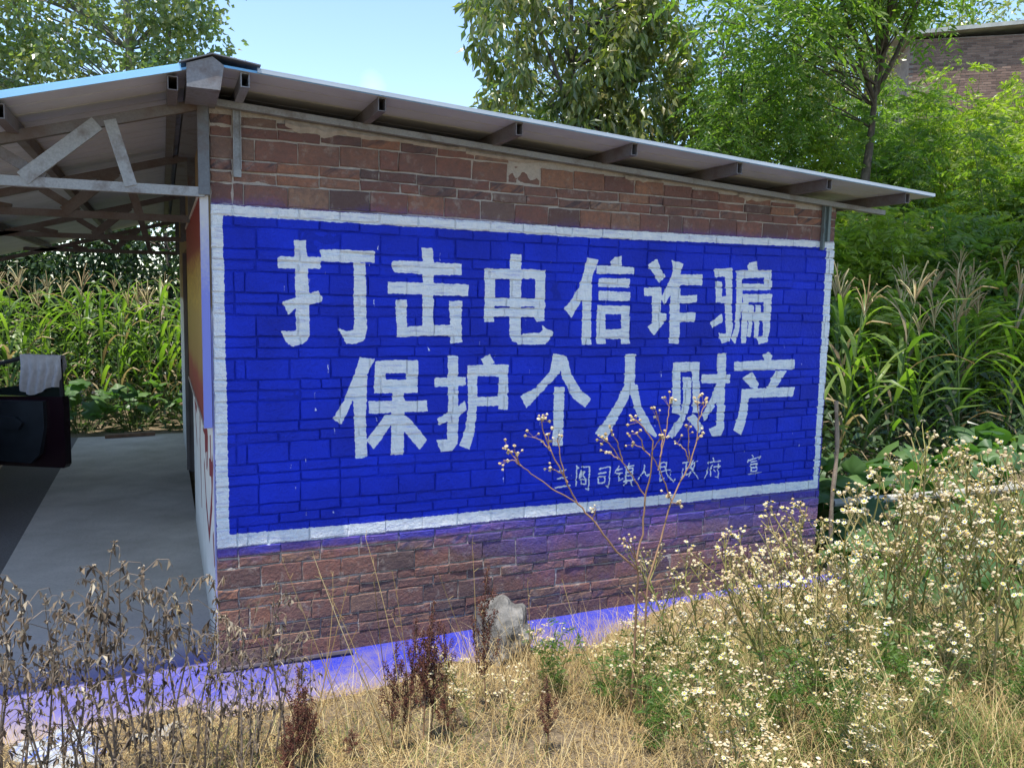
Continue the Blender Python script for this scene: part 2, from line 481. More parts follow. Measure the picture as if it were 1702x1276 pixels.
def wall_material(name, base_fn, rough=0.9, thin=1.0):
    g = G(name)
    P = g.pos()
    d1 = g.node('ShaderNodeTexNoise', {'Vector': P, 'Scale': 42.0, 'Detail': 3.0}).outputs[1]
    d2 = g.node('ShaderNodeTexNoise', {'Vector': P, 'Scale': 9.0, 'Detail': 2.0}).outputs[1]
    def off(c, a):
        v = g.node('ShaderNodeVectorMath', {0: c, 1: (0.5, 0.5, 0.5)}, operation='SUBTRACT').outputs[0]
        return g.node('ShaderNodeVectorMath', {0: v, 3: a}, operation='SCALE').outputs[0]
    Q = g.node('ShaderNodeVectorMath', {0: P, 1: off(d1, 0.016)}, operation='ADD').outputs[0]
    Q = g.node('ShaderNodeVectorMath', {0: Q, 1: off(d2, 0.010)}, operation='ADD').outputs[0]
    s = g.node('ShaderNodeSeparateXYZ', {0: Q})
    u = g.math('DIVIDE', g.math('SUBTRACT', s.outputs[0], IX0), IW)
    v = g.math('DIVIDE', g.math('SUBTRACT', s.outputs[2], IZ0), IH)
    uv = g.node('ShaderNodeCombineXYZ', {0: u, 1: v}).outputs[0]
    tex = g.node('ShaderNodeTexImage', {0: uv}, image=IMG_WALL, extension='CLIP')
    rgb = g.node('ShaderNodeSeparateColor', {0: tex.outputs[0]})
    grain = g.noise(150.0, 3.0, P)
    blot = g.noise(5.0, 5.0, P)
    white = g.math('ADD', rgb.outputs[0], g.math('MULTIPLY', g.math('SUBTRACT', grain, 0.5), 0.75))
    white = g.rng(white, 0.42, 0.62)
    blue = g.math('ADD', rgb.outputs[1], g.math('MULTIPLY', g.math('SUBTRACT', blot, 0.5), 0.5))
    blue = g.math('ADD', blue, g.math('MULTIPLY', g.math('SUBTRACT', grain, 0.5), 0.35))
    full = g.rng(rgb.outputs[1], 0.93, 0.99)
    blue = g.math('MAXIMUM', g.rng(blue, 0.16, 1.0, 0.0, 0.80), full)
    base, h = base_fn(g)
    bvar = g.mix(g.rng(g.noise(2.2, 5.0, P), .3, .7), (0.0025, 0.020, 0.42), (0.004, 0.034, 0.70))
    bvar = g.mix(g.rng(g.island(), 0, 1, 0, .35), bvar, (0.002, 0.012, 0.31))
    bvar = g.mix(1.0, bvar, (thin, thin, thin), 'MULTIPLY')  # plain multiplier on the blue; mortar joints get a darker blue
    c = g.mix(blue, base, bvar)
    st_ = g.noise(1.0, 4.0, g.node('ShaderNodeVectorMath', {0: P, 1: (7.0, 1.0, 60.0)}, operation='MULTIPLY').outputs[0], .6)
    white = g.math('MULTIPLY', white, g.rng(st_, .30, .48, .62, 1.0))
    wv = g.mix(g.rng(g.noise(26.0, 5.0, P), .35, .7), (0.72, 0.77, 0.81), (0.86, 0.87, 0.87))
    c = g.mix(white, c, wv)
    hh = g.math('ADD', g.math('MULTIPLY', h, 0.8), g.math('MULTIPLY', grain, 0.5))
    hh = g.math('ADD', hh, g.math('MULTIPLY', g.noise(38.0, 5.0, P, .65), 1.1))
    nrm = g.bump(hh, 1.0, 0.012)
    r = g.math('SUBTRACT', rough, g.math('MULTIPLY', blue, 0.25))
    return g.out(c, r, 0, 0.35, nrm)

def brick_base(g, flash=0.8):
    P = g.pos(); r = g.island()
    c = g.ramp(r, [(0.0, (0.10, 0.066, 0.064)), (0.2, (0.21, 0.094, 0.076)), (0.45, (0.29, 0.125, 0.090)), (0.65, (0.22, 0.118, 0.094)), (0.82, (0.37, 0.165, 0.095)), (0.93, (0.34, 0.20, 0.13)), (1.0, (0.14, 0.095, 0.09))])
    rot = g.node('ShaderNodeMapping', {0: P, 2: (0, 0.6, 0)}).outputs[0]
    stretch = g.node('ShaderNodeVectorMath', {0: rot, 1: (4.0, 1.0, 26.0)}, operation='MULTIPLY').outputs[0]
    shift = g.node('ShaderNodeVectorMath', {0: stretch, 1: g.node('ShaderNodeCombineXYZ', {0: g.math('MULTIPLY', r, 50.0), 2: g.math('MULTIPLY', r, 31.0)}).outputs[0]}, operation='ADD').outputs[0]
    fl = g.noise(1.0, 2.0, shift)
    gate = g.rng(g.math('FRACT', g.math('MULTIPLY', r, 7.31)), 0.35, 0.5)
    c = g.mix(g.math('MULTIPLY', g.rng(fl, 0.5, 0.62), g.math('MULTIPLY', gate, flash)), c, (0.06, 0.048, 0.058))
    n = g.noise(30.0, 6.0, P, 0.7)
    c = g.mix(g.rng(n, 0.35, 0.70, 0.0, 0.8), c, (0.13, 0.088, 0.078))
    big = g.noise(1.7, 4.0, P)
    c = g.mix(g.rng(big, .42, .68, 0, .55), c, (0.12, 0.078, 0.075))
    lime = g.rng(g.noise(11.0, 6.0, P, 0.7), 0.55, 0.72, 0, .75)
    c = g.mix(lime, c, (0.36, 0.31, 0.27))
    return c, n
def mortar_base(g):
    n = g.noise(60.0, 6.0, g.pos(), 0.7)
    c = g.mix(n, (0.27, 0.235, 0.20), (0.62, 0.55, 0.48))
    return c, n
M_BRICK = wall_material('painted_brick', lambda g: brick_base(g, 0.12))
M_BRICKF = wall_material('painted_flat_brick', lambda g: brick_base(g, 0.95))
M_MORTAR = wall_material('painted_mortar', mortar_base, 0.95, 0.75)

# ------------------------------------------------------------------ other materials
def galv(name, col, rust=0.3):
    g = G(name); P = g.objco()
    n = g.noise(7.0, 6.0, P, 0.65); n2 = g.noise(90.0, 2.0, P)
    c = g.mix(g.rng(n2, .3, .7), tuple(v*.85 for v in col), tuple(v*1.12 for v in col))
    c = g.mix(g.rng(n, 0.62-rust*0.25, 0.75), c, (0.10, 0.062, 0.045))
    return g.out(c, 0.55, 0.15, 0.4, g.bump(n, .2, .004))
M_GALV = galv('galvanised_steel', (0.30, 0.31, 0.315), 0.5)
M_GALV2 = galv('dull_steel', (0.25, 0.26, 0.27), 0.35)
M_RUST = galv('rusty_steel', (0.15, 0.135, 0.13), 0.7)
M_POST = galv('dark_post_steel', (0.13, 0.14, 0.155), 0.55)
g = G('roof_top_blue'); n = g.noise(3.0, 5.0, g.objco())
M_ROOFTOP = g.out(g.mix(g.rng(n, .3, .7), (0.12, 0.34, 0.62), (0.16, 0.42, 0.70)), 0.4, 0, 0.5)
g = G('roof_underside'); n = g.noise(2.5, 6.0, g.objco(), .65)
M_ROOFUND = g.out(g.mix(g.rng(n, .3, .7), (0.43, 0.44, 0.45), (0.55, 0.56, 0.57)), 0.55, 0, 0.4)
M_TRIMG = plain('roof_edge_grey', (0.42, 0.47, 0.52), 0.4, 0.1, 3.0, spec=0.5)
M_TRIM = plain('roof_edge_blue', (0.30, 0.58, 0.82), 0.35, 0.08, 3.0, spec=0.5)
M_CAP = plain('ridge_cap_grey', (0.13, 0.135, 0.15), 0.6, 0.2, 4.0)

g = G('concrete_slab'); P = g.pos(); s = g.node('ShaderNodeSeparateXYZ', {0: P})
n = g.noise(1.6, 8.0, P, 0.62); n2 = g.noise(40.0, 5.0, P)
c = g.mix(g.rng(n, .3, .7), (0.42, 0.36, 0.29), (0.62, 0.54, 0.45))
c = g.mix(g.rng(n2, .5, .8, 0, .35), c, (0.18, 0.165, 0.15))
Yd = g.math('MULTIPLY', s.outputs[1], -1.0)
xr = g.rng(s.outputs[0], -0.6, 1.3)
reach = g.rng(s.outputs[0], -1.2, 1.2, 0.35, 0.95)
near = g.rng(g.math('ADD', Yd, g.math('MULTIPLY', g.math('SUBTRACT', g.noise(4.0, 5.0, P), .5), .5)), 0.26, reach, 1.0, 0.0)
amt = g.math('MULTIPLY', near, g.rng(s.outputs[0], -1.6, 0.6, 0.45, 1.15))
inside = g.math('MULTIPLY', g.rng(s.outputs[1], 0.05, 1.6, 0.3, 0.0), g.rng(s.outputs[0], -1.6, 0.0, 0.5, 1.0))
front = g.rng(s.outputs[1], 0.05, 0.45, 1.0, 0.0)
amt = g.math('ADD', g.math('MULTIPLY', amt, front), g.math('MULTIPLY', inside, g.math('SUBTRACT', 1.0, front)))
spk = g.rng(g.noise(130.0, 3.0, P), .4, .65, .65, 1.0)
c = g.mix(g.math('MULTIPLY', front, .75), c, (0.20, 0.165, 0.24))
c = g.mix(g.math('MULTIPLY', amt, spk, True), c, (0.005, 0.019, 0.36))
dust = g.math('MULTIPLY', g.rng(g.noise(3.3, 7.0, P, .65), .46, .66, 0, .75), g.rng(s.outputs[1], 0.02, -0.35, .15, 1.0))
c = g.mix(dust, c, (0.23, 0.18, 0.14))
M_CONC = g.out(c, 0.85, 0, 0.3, g.bump(n2, .35, .006))

g = G('dry_soil'); P = g.pos(); n = g.noise(2.0, 8.0, P, .65); n2 = g.noise(35.0, 6.0, P, .7)
c = g.mix(g.rng(n2, .3, .7), (0.13, 0.095, 0.06), (0.28, 0.22, 0.145))
c = g.mix(g.rng(n, .45, .65, 0, .6), c, (0.07, 0.06, 0.035))
M_SOIL = g.out(c, 0.95, 0, 0.2, g.bump(n2, .8, .03))
g = G('wall_plaster'); P = g.pos(); s = g.node('ShaderNodeSeparateXYZ', {0: P}); n = g.noise(4.0, 7.0, P, .65)
c = g.mix(g.rng(n, .3, .7), (0.60, 0.58, 0.54), (0.76, 0.75, 0.71))
up = g.rng(s.outputs[2], 2.15, 2.2)
c = g.mix(up, c, g.mix(g.rng(n, .3, .7), (0.26, 0.185, 0.095), (0.36, 0.27, 0.15)))
c = g.mix(g.rng(s.outputs[2], 0.35, 0.0, 0, .6), c, (0.26, 0.235, 0.21))
M_PLASTER = c, g
SIDE = """3001,1291 2580,1249
2907,1204 2824,1083 2645,939
2054,1352 1873,1266 2000,1059 1923,884 1878,568
1187,1334 1024,1284 962,1078
1353,1309 718,1314
718,1314 798,1112
1084,1197 729,1260
358,1346 333,1225 290,1118
1254,1008 1084,776 760,634
141,1244 320,965 725,628
207,753 141,638
516,1148 181,1199"""
def side_mask():
    m = np.zeros((460, 760), bool)
    for pl in parse(SIDE): 
        pl = pl + np.array([0.0, 0.0]); stroke(m, pl, 0.11, -0.1, -0.1, 200.0)
    return blur(m.astype(np.float32), 1)
_sm = side_mask()
IMG_SIDE = make_image('red_strokes', _sm, _sm)
c, g = M_PLASTER
P = g.pos(); s = g.node('ShaderNodeSeparateXYZ', {0: P})
uv = g.node('ShaderNodeCombineXYZ', {0: g.math('DIVIDE', g.math('ADD', s.outputs[1], 0.1), 3.8), 1: g.math('DIVIDE', g.math('ADD', s.outputs[2], 0.1), 2.3)}).outputs[0]
tx = g.node('ShaderNodeTexImage', {0: uv}, image=IMG_SIDE, extension='CLIP')
k = g.node('ShaderNodeSeparateColor', {0: tx.outputs[0]}).outputs[0]
gate = g.rng(s.outputs[0], 0.012, 0.006, 0, 1)
c = g.mix(g.math('MULTIPLY', g.rng(k, .35, .6), gate), c, (0.22, 0.035, 0.04))
bl = g.math('MULTIPLY', g.rng(s.outputs[1], 0.10, 0.0), g.rng(s.outputs[2], 2.2, 2.0))
c = g.mix(g.math('MULTIPLY', bl, 0.7), c, (0.05, 0.07, 0.55))
M_PLASTER = g.out(c, 0.9, 0, .3, g.bump(g.noise(18.0, 6.0, P), .3, .01))

# ------------------------------------------------------------------ sky dressing: one faint wisp of cloud
tc = wn.new('ShaderNodeTexCoord'); 
def wnode(t, ins=None, **kw):
    nd = wn.new(t)
    for a, b in kw.items(): setattr(nd, a, b)
    for a, b in (ins or {}).items():
        if isinstance(b, bpy.types.NodeSocket): wl.new(b, nd.inputs[a])
        else: nd.inputs[a].default_value = b
    return nd
cn = wnode('ShaderNodeTexNoise', {'Vector': wnode('ShaderNodeMapping', {0: tc.outputs['Generated'], 3: (5.0, 5.0, 11.0), 1: (3.1, 0.4, 0.2)}).outputs[0], 'Scale': 1.0, 'Detail': 7.0, 'Roughness': 0.6})
cm = wnode('ShaderNodeMapRange', {0: cn.outputs[0], 1: 0.70, 2: 0.95, 3: 0.0, 4: 0.10})
cd = Vector((-0.167, 0.38, -0.0)); cdir = (_f + _r*(630-851)/1322.47 - _u*(136-638)/1322.47).normalized()
dist = wnode('ShaderNodeVectorMath', {0: wnode('ShaderNodeVectorMath', {0: wnode('ShaderNodeVectorMath', {0: tc.outputs['Generated'], 1: cdir}, operation='SUBTRACT').outputs[0],
             1: wnode('ShaderNodeVectorMath', {0: cn.outputs[1], 3: 0.03}, operation='SCALE').outputs[0]}, operation='ADD').outputs[0], 1: (1.0, 1.0, 0.75)}, operation='MULTIPLY')
ln = wnode('ShaderNodeVectorMath', {0: dist.outputs[0]}, operation='LENGTH')
wisp = wnode('ShaderNodeMapRange', {0: ln.outputs['Value'], 1: 0.026, 2: 0.0, 3: 0.0, 4: 0.28})
mx = wnode('ShaderNodeMath', {0: wisp.outputs[0], 1: cm.outputs[0]}, operation='MAXIMUM')
mixw = wn.new('ShaderNodeMix'); mixw.data_type = 'RGBA'
wl.new(mx.outputs[0], mixw.inputs[0]); wl.new(w_sky.outputs[0], mixw.inputs[6]); mixw.inputs[7].default_value = (9.0, 9.3, 9.6, 1)
wl.new(mixw.outputs[2], w_bg.inputs['Color'])

# ------------------------------------------------------------------ ground
def grid_patch(xs, ys, zf):
    X, Y = np.meshgrid(xs, ys); V = np.stack([X, Y, zf(X, Y)], -1).reshape(-1, 3)
    nx, ny = len(xs), len(ys); i = np.arange(ny-1)[:, None]*nx; j = np.arange(nx-1)[None]
    return V, np.stack([i+j, i+j+1, i+nx+j+1, i+nx+j], -1).reshape(-1, 4)
b = MB()
xs = np.concatenate([[-600, -200, -80, -40, -20], np.linspace(-12, 16, 113), np.linspace(17, 40, 24), [60, 120, 300, 600]])
ys = np.concatenate([[-600, -200, -60, -25], np.linspace(-12, 14, 105), np.linspace(15, 60, 46), [90, 200, 600]])
b.add(*grid_patch(xs, ys, ground_z))
obj('ground', b, M_SOIL, smooth=True, kind='structure')
b = MB()
xs = np.linspace(-1.5, 0.0, 16); ys = np.linspace(0.0, 8.8, 60)
b.box((-1.5, 0.0, -0.12), (0.0, 8.8, 0.0)); b.box((-3.4, -0.60, -0.14), (4.95, -0.0, -0.001))
sl = obj('concrete_floor', b, M_CONC, kind='structure')
g = G('rough_yard'); P = g.pos(); n = g.noise(3.0, 8.0, P, .7); n2 = g.noise(28.0, 6.0, P, .7)
M_YARD = g.out(g.mix(n, g.mix(n2, (.10, .085, .075), (.26, .235, .21)), (.17, .15, .135)), .95, 0, .2, g.bump(n2, .9, .03))
b = MB(); b.add(*grid_patch(np.linspace(-9, -1.502, 60), np.linspace(0.002, 9.0, 60), lambda X, Y: -0.022 + .012*np.sin(X*7)*np.sin(Y*6)))
obj('yard', b, M_YARD, smooth=True, kind='structure')

# ------------------------------------------------------------------ the brick shed
shed = thing('brick_shed', 'brick shed with a blue painted slogan wall under a low metal roof', 'shed', (2.4, 0, 0))
def part(name, mb, mats, parent=None, sm=False, kind=None):
    o = obj(name, mb, mats, shed if parent is None else parent, sm, kind)
    if parent is None: o.matrix_parent_inverse = Matrix.Translation((-2.4, 0, 0))
    return o
WX = 4.75
def wall_top(x): return 3.33 - 0.056*np.asarray(x, float)
# mortar body of the front wall
xs = np.linspace(0.003, WX-0.003, 300); ts = np.linspace(0, 1, 210)
X, T = np.meshgrid(xs, ts); Z = -0.05 + T*(wall_top(X)+0.05)
nz = rng.normal(size=X.shape); nz = blur(nz, 1)*2.2; n2 = blur(rng.normal(size=X.shape), 6)*9
Yf = np.clip(0.0098 + 0.0024*nz + 0.0026*n2, 0.0005, 0.018)
V = np.stack([X, Yf, Z], -1).reshape(-1, 3); nx = len(xs); i = np.arange(len(ts)-1)[:, None]*nx; j = np.arange(nx-1)[None]
b = MB(); b.add(V, np.stack([i+j, i+j+1, i+nx+j+1, i+nx+j], -1).reshape(-1, 4))
b.add([(0.003, .012, -.05), (WX-.003, .012, -.05), (WX-.003, .24, -.05), (0.003, .24, -.05), (0.003, .012, 3.33), (WX-.003, .012, 3.064), (WX-.003, .24, 3.064), (0.003, .24, 3.33)],
      [(0,3,2,1),(4,5,6,7),(1,2,6,5),(2,3,7,6),(3,0,4,7)])
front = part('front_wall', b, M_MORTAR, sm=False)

def brick_mb(w, h, d=0.11, top=None, seed=0):
    """one brick, centred in x, z; chipped outline, front face at y = 0"""
    r = np.random.default_rng(seed)
    pts = []
    for (xa, za, xb, zb) in ((-.5,-.5,.5,-.5), (.5,-.5,.5,.5), (.5,.5,-.5,.5), (-.5,.5,-.5,-.5)):
        k = 3 if xa != xb else 2
        for t in np.arange(k)/k: pts.append((xa+(xb-xa)*t, za+(zb-za)*t))
    pts = np.array(pts)*[w, h]
    o = pts + r.normal(size=pts.shape)*0.0018
    inn = o*[1-2*0.0055/w, 1-2*0.0055/h] + r.normal(size=pts.shape)*0.0016
    n = len(pts)
    yb = np.full(n, d); ym = np.full(n, 0.0045) + r.uniform(-.002, .003, n); yf = r.uniform(-.0018, .0018, n)
    V = np.concatenate([np.stack([o[:, 0], yb, o[:, 1]], 1), np.stack([o[:, 0], ym, o[:, 1]], 1), np.stack([inn[:, 0], yf, inn[:, 1]], 1), [[0, r.uniform(-.0012, .0004), 0]]])
    k = np.arange(n); q = (k+1) % n
    F4 = np.concatenate([np.stack([k, q, n+q, n+k], 1), np.stack([n+k, n+q, 2*n+q, 2*n+k], 1)])
    F3 = np.stack([2*n+k, 2*n+q, np.full(n, 3*n)], 1)
    return V, F4, F3
PITCH = 0.2556
VAR = {}
def brick_variant(kind, i):
    if (kind, i) not in VAR:
        w, h = {'tall': (0.242, 0.117), 'flat': (0.242, 0.056), 'half_tall': (0.117, 0.117), 'half_flat': (0.117, 0.056), 'end': (0.055, 0.117)}[kind]
        V, a, t = brick_mb(w, h, seed=hash_(kind)*31+i)
        m = MB(); m.add(V, a); m.F.append((t, 0)); VAR[(kind, i)] = (m.mesh('brick', M_BRICKF if 'flat' in kind else M_BRICK), V, a, t)
    return VAR[(kind, i)]
def hash_(k): return sum(ord(ch)*(n+1) for n, ch in enumerate(k)) % 97
cands = []
zt = 2.786; rows = []
z = zt
for kk in range(11):                          # downward from the top of the white frame line
    for typ, hgt in (('flat', 0.0655), ('flat', 0.0645), ('tall', 0.1256)):
        rows.append((typ, z-hgt+0.005, hgt-0.009)); z -= hgt
z = zt
for kk in range(3):
    for typ, hgt in (('tall', 0.1256), ('flat', 0.0645), ('flat', 0.0655)):
        rows.append((typ, z+0.005, hgt-0.009)); z += hgt
for ri, (typ, z0, h) in enumerate(rows):
    x = 0.004; first = True
    plan = []
    off = rng.choice([0, 1]) if typ == 'flat' else ri % 2
    if off: plan += [('half_'+typ, 0.117)] + ([('end', 0.055)] if typ == 'tall' else [])
    while x < WX - 0.03:
        if first and plan: knd, w = plan.pop(0)
        else:
            first = False
            knd, w = (typ, 0.242) if rng.uniform() > 0.06 else ('half_'+typ, 0.117)
        w2 = w*rng.uniform(0.97, 1.015)
        if x + w2 > WX - 0.004: w2 = WX - 0.004 - x
        if w2 < 0.03: break
        cx = x + w2/2
        wave = 0.006*math.sin(cx*1.35+0.4) + 0.004*math.sin(cx*3.1+ri*0.3) + rng.normal()*0.0016
        za, zb = z0 + wave, z0 + h + wave
        cap = float(wall_top(cx+w2/2)) - 0.022
        if not (zb > cap and cap - za < 0.022):
            zb = min(zb, cap)
            cands.append((cx, (za+zb)/2, w2/w, (zb-za)/{'tall': .117, 'half_tall': .117, 'end': .117}.get(knd, .056), knd, w2*(zb-za)))
        x += w2 + rng.uniform(0.0045, 0.0095)
depth = [ (Vector((c[0], 0, c[1]))-CAM).dot(_f) for c in cands ]
order = sorted(range(len(cands)), key=lambda q: -cands[q][5]/depth[q]**2.6)
single = set(order[:300])
rest = MB()
for q, (cx, cz, sx, sz, knd, _) in enumerate(cands):
    me, V, F4, F3 = brick_variant(knd, q % 13)
    y = rng.normal()*0.0028; tz = rng.normal()*0.010; ty = rng.normal()*0.004
    flip = -1.0 if rng.uniform() < .5 else 1.0
    if q in single:
        o = bpy.data.objects.new('brick', me); COL.objects.link(o); o.parent = front
        o.location = (cx, y, cz); o.scale = (sx, 1, sz); o.rotation_euler = (0, ty, tz)
    else:
        W = V*[sx, 1, sz] + [cx, y, cz]
        mi_ = 1 if 'flat' in knd else 0; rest.add(W, F4, mi_); rest.F.append((F3 + rest.n - len(W), mi_))
obj('brick_courses', rest, [M_BRICK, M_BRICKF], front, kind='stuff')
# daubs of mortar under the eave
M_DAUB = plain('mortar_daub', (0.34, 0.29, 0.24), 0.95, .25, 20.0, bump=.5)
for (x0, x1, z1, hh) in ((.42, .78, 3.285, .085), (.78, 1.35, 3.265, .05), (1.55, 2.15, 3.22, .045), (2.75, 3.05, 3.165, .05), (3.75, 4.1, 3.11, .06), (1.2, 1.5, 3.24, .03)):
    b = MB(); n = 9; xs = np.linspace(x0, x1, n); lo = z1 - hh*(0.35+0.65*rng.uniform(.3, 1, n)*np.sin(np.linspace(.25, 2.9, n)))
    tp = wall_top(xs)-.004
    for a in range(n-1):
        ym = -0.010-0.006*rng.uniform()
        b.add([(xs[a], .004, tp[a]), (xs[a+1], .004, tp[a+1]), (xs[a+1], ym, (tp[a+1]+lo[a+1])/2), (xs[a], ym, (tp[a]+lo[a])/2), (xs[a+1], .004, lo[a+1]), (xs[a], .004, lo[a])],
              [(0, 3, 2, 1), (3, 5, 4, 2)])
    obj('mortar_daub', b, M_DAUB, front)

# side and back walls, with the bay opening in the side wall
b = MB()
b.box((0.003, 0.243, -.05), (0.24, 3.45, 3.36)); b.box((0.003, 3.45, 2.75), (0.24, 5.95, 3.36)); b.box((0.003, 5.95, -.05), (0.24, 8.6, 3.36))
b.box((-0.006, 0.016, -.04), (0.002, 3.45, 3.32)); b.box((-0.006, 5.95, -.04), (0.002, 8.6, 3.32)); b.box((-0.006, 3.45, 2.75), (0.002, 5.95, 3.32))
part('side_wall', b, M_PLASTER)
b = MB(); b.box((WX-.24, .243, -.05), (WX, 8.6, 3.07)); b.box((0.243, 8.36, -.05), (WX-.243, 8.6, 3.06))
part('back_wall', b, plain('bare_brickwork', (0.20, 0.11, 0.085), .95, .3, 6.0))
b = MB(); b.box((0.02, 5.92, -.04), (0.235, 5.948, 2.75)); b.box((-0.02, 5.90, -.04), (0.02, 5.948, 2.75))
part('bay_jamb', b, plain('jamb_grey', (0.16, 0.14, 0.135), .85, .2, 3.0))
b = MB(); b.box((.245, .245, -.04), (WX-.245, 8.35, 0.0)); part('inner_floor', b, M_CONC)

# ------------------------------------------------------------------ roof
def sheet(mb, x0, x1, zf, y0, y1, ribs=4, th=0.012):
    """trapezoid-ribbed sheet running down the slope from x0 to x1"""
    W = (y1-y0)/ribs; top = []
    for k in range(ribs):
        a = y0 + k*W
        top += [(a, 0), (a+W*.55, 0), (a+W*.67, .022), (a+W*.88, .022), (a+W*.995, 0)]
    top.append((y1, 0))
    bot = []
    for k in range(ribs):
        a = y0 + k*W
        bot += [(a, 0), (a+W*.93, 0), (a+W*.945, .011), (a+W*.99, .011)]
    bot.append((y1, 0))
    top = np.array(top); bot = np.array(bot)
    for prof, dz, mi, flip in ((top, th, 0, False), (bot, 0.0, 1, True)):
        n = len(prof); V = []
        for x in (x0, x1): V += [(x, p[0], zf(x)+dz+p[1]) for p in prof]
        k = np.arange(n-1); F = np.stack([k, k+1, n+k+1, n+k], 1)
        mb.add(V, F if flip == (x1 < x0) else F[:, ::-1], mi)
    for x in (x0, x1):
        mb.add([(x, y0, zf(x)), (x, y1, zf(x)), (x, y1, zf(x)+th), (x, y0, zf(x)+th)], [(0, 1, 2, 3)], 0)
    for y in (y0, y1):
        mb.add([(x0, y, zf(x0)), (x1, y, zf(x1)), (x1, y, zf(x1)+th), (x0, y, zf(x0)+th)], [(0, 1, 2, 3)], 0)
zr = lambda x: 3.437 - 0.056*x
zl = lambda x: 3.437 + 0.290*x
EY = -0.45
for k in range(11):
    y0 = EY + k*0.842; y1 = y0 + 0.8415
    b = MB(); sheet(b, 0.03, 5.28, zr, y0, y1); part('roof_panel', b, [M_ROOFTOP, M_ROOFUND])
    b = MB(); sheet(b, -0.10, -2.75, zl, y0, y1); part('roof_panel', b, [M_ROOFTOP, M_ROOFUND])
b = MB()
for k in range(1, 11):
    y = EY + k*0.842
    b.bar((0.03, y, zr(.03)+.0175), (5.28, y, zr(5.28)+.0175), .06, .004); b.bar((-.10, y, zl(-.10)+.0175), (-2.75, y, zl(-2.75)+.0175), .06, .004)
part('sheet_laps', b, M_ROOFTOP, kind='stuff')
b = MB()
b.bar((0.22, EY-.006, zr(.22)+.012), (5.285, EY-.006, zr(5.285)+.012), .006, .017)
b.bar((0.22, EY+.010, zr(.22)+.024), (5.285, EY+.010, zr(5.285)+.024), .036, .005)
part('roof_edge_trim', b, M_TRIMG)
b = MB()
b.bar((-0.15, EY-.006, zl(-.15)+.012), (-2.76, EY-.006, zl(-2.76)+.012), .008, .030)
b.bar((-0.15, EY+.010, zl(-.15)+.030), (-2.76, EY+.010, zl(-2.76)+.030), .036, .006)
part('roof_edge_trim', b, M_TRIM)
M_PLATE = galv('weathered_plate', (0.20, 0.195, 0.20), .45)
# ridge cap: bent sheet over the ridge, and the boxed ridge beam under it
b = MB()
for sgn, xe, zf in ((1, 0.235, zr), (-1, -0.16, zl)):
    za, zb = 3.492, zf(xe)+.040
    V = [(0, EY-.03, za), (xe, EY-.03, zb), (xe, 8.85, zb), (0, 8.85, za), (0, EY-.03, za-.006), (xe, EY-.03, zb-.006), (xe, 8.85, zb-.006), (0, 8.85, za-.006)]
    b.add(V, [(0,1,2,3), (7,6,5,4), (0,4,5,1), (1,5,6,2), (2,6,7,3)])
part('ridge_cap', b, M_CAP)
b = MB(); b.add([(-.125, EY-.012, 3.315), (.035, EY-.012, 3.315), (.055, EY-.012, 3.44), (0, EY-.012, 3.478), (-.125, EY-.012, 3.43),
                 (-.125, 8.7, 3.315), (.035, 8.7, 3.315), (.055, 8.7, 3.44), (0, 8.7, 3.478), (-.125, 8.7, 3.43)],
                [(0, 5, 6, 1), (1, 6, 7, 2), (2, 7, 8, 3), (3, 8, 9, 4), (4, 9, 5, 0)]); b.F.append((np.array([[0, 1, 2, 3, 4]]), 0))
part('ridge_beam', b, M_PLATE)
def open_tube(mb, x, zc, w, h, y0, y1, mi=0):
    """rectangular steel tube, open at its front end"""
    t = 0.005
    mb.box((x-w/2, y0, zc-h/2), (x-w/2+t, y1, zc+h/2), mi); mb.box((x+w/2-t, y0, zc-h/2), (x+w/2, y1, zc+h/2), mi)
    mb.box((x-w/2+t, y0+.001, zc-h/2), (x+w/2-t, y1, zc-h/2+t), mi); mb.box((x-w/2+t, y0+.001, zc+h/2-t), (x+w/2-t, y1, zc+h/2), mi)
for k, x in enumerate((0.16, 0.89, 1.735, 2.55, 3.40, 4.22, 5.02)):
    b = MB(); h = .074; open_tube(b, x, zr(x)-.002-h/2, .045, h, EY+.02, 8.6)
    part('purlin', b, M_GALV2 if k == 0 else M_RUST)
for x in (-0.19, -0.95, -1.75, -2.6):
    b = MB(); h = .07; open_tube(b, x, zl(x)-.016-h/2, .05, h, EY+.02, 8.6); part('purlin', b, M_RUST)
b = MB(); b.bar((-0.0, -.03, 3.345), (5.22, -.03, 3.345-.056*5.22), .05, .036); part('gable_beam', b, M_GALV2)
# carport trusses
for k, y in enumerate((-0.02, 1.9, 4.7, 8.3)):
    tr = bpy.data.objects.new('truss', None); COL.objects.link(tr); tr.parent = shed; tr.matrix_parent_inverse = Matrix.Translation((-2.4, 0, 0))
    m1, m2 = (M_GALV, M_GALV2) if k == 0 else (M_RUST, M_RUST)
    b = MB(); b.bar((-0.03, y, 2.845), (-2.05, y, 2.825), .045, .052); obj('bottom_chord', b, m1, tr)
    b = MB(); b.bar((-0.06, y, 3.320), (-2.7, y, 3.320-.29*2.64), .045, .055); obj('top_chord', b, m2 if k else M_RUST, tr)
    for p, q, w, mt, dy in (((-.56, 3.165), (-.915, 2.85), .075, m1, -.016), ((-.50, 3.19), (-.405, 2.85), .062, m1, -.014), ((-1.06, 3.01), (-.82, 2.86), .055, M_RUST, .006), ((-1.5, 2.9), (-1.25, 2.86), .05, M_RUST, .009)):
        b = MB(); b.bar((p[0], y+dy, p[1]), (q[0], y+dy, q[1]), .03, w, up=(0.0, 0.0, 1.0)); obj('web_bar', b, mt, tr)
    b = MB(); b.bar((-0.032, y, 2.83), (-0.032, y, 3.335), .06, .06, up=(0, 1, 0)); obj('end_post', b, M_POST, tr)
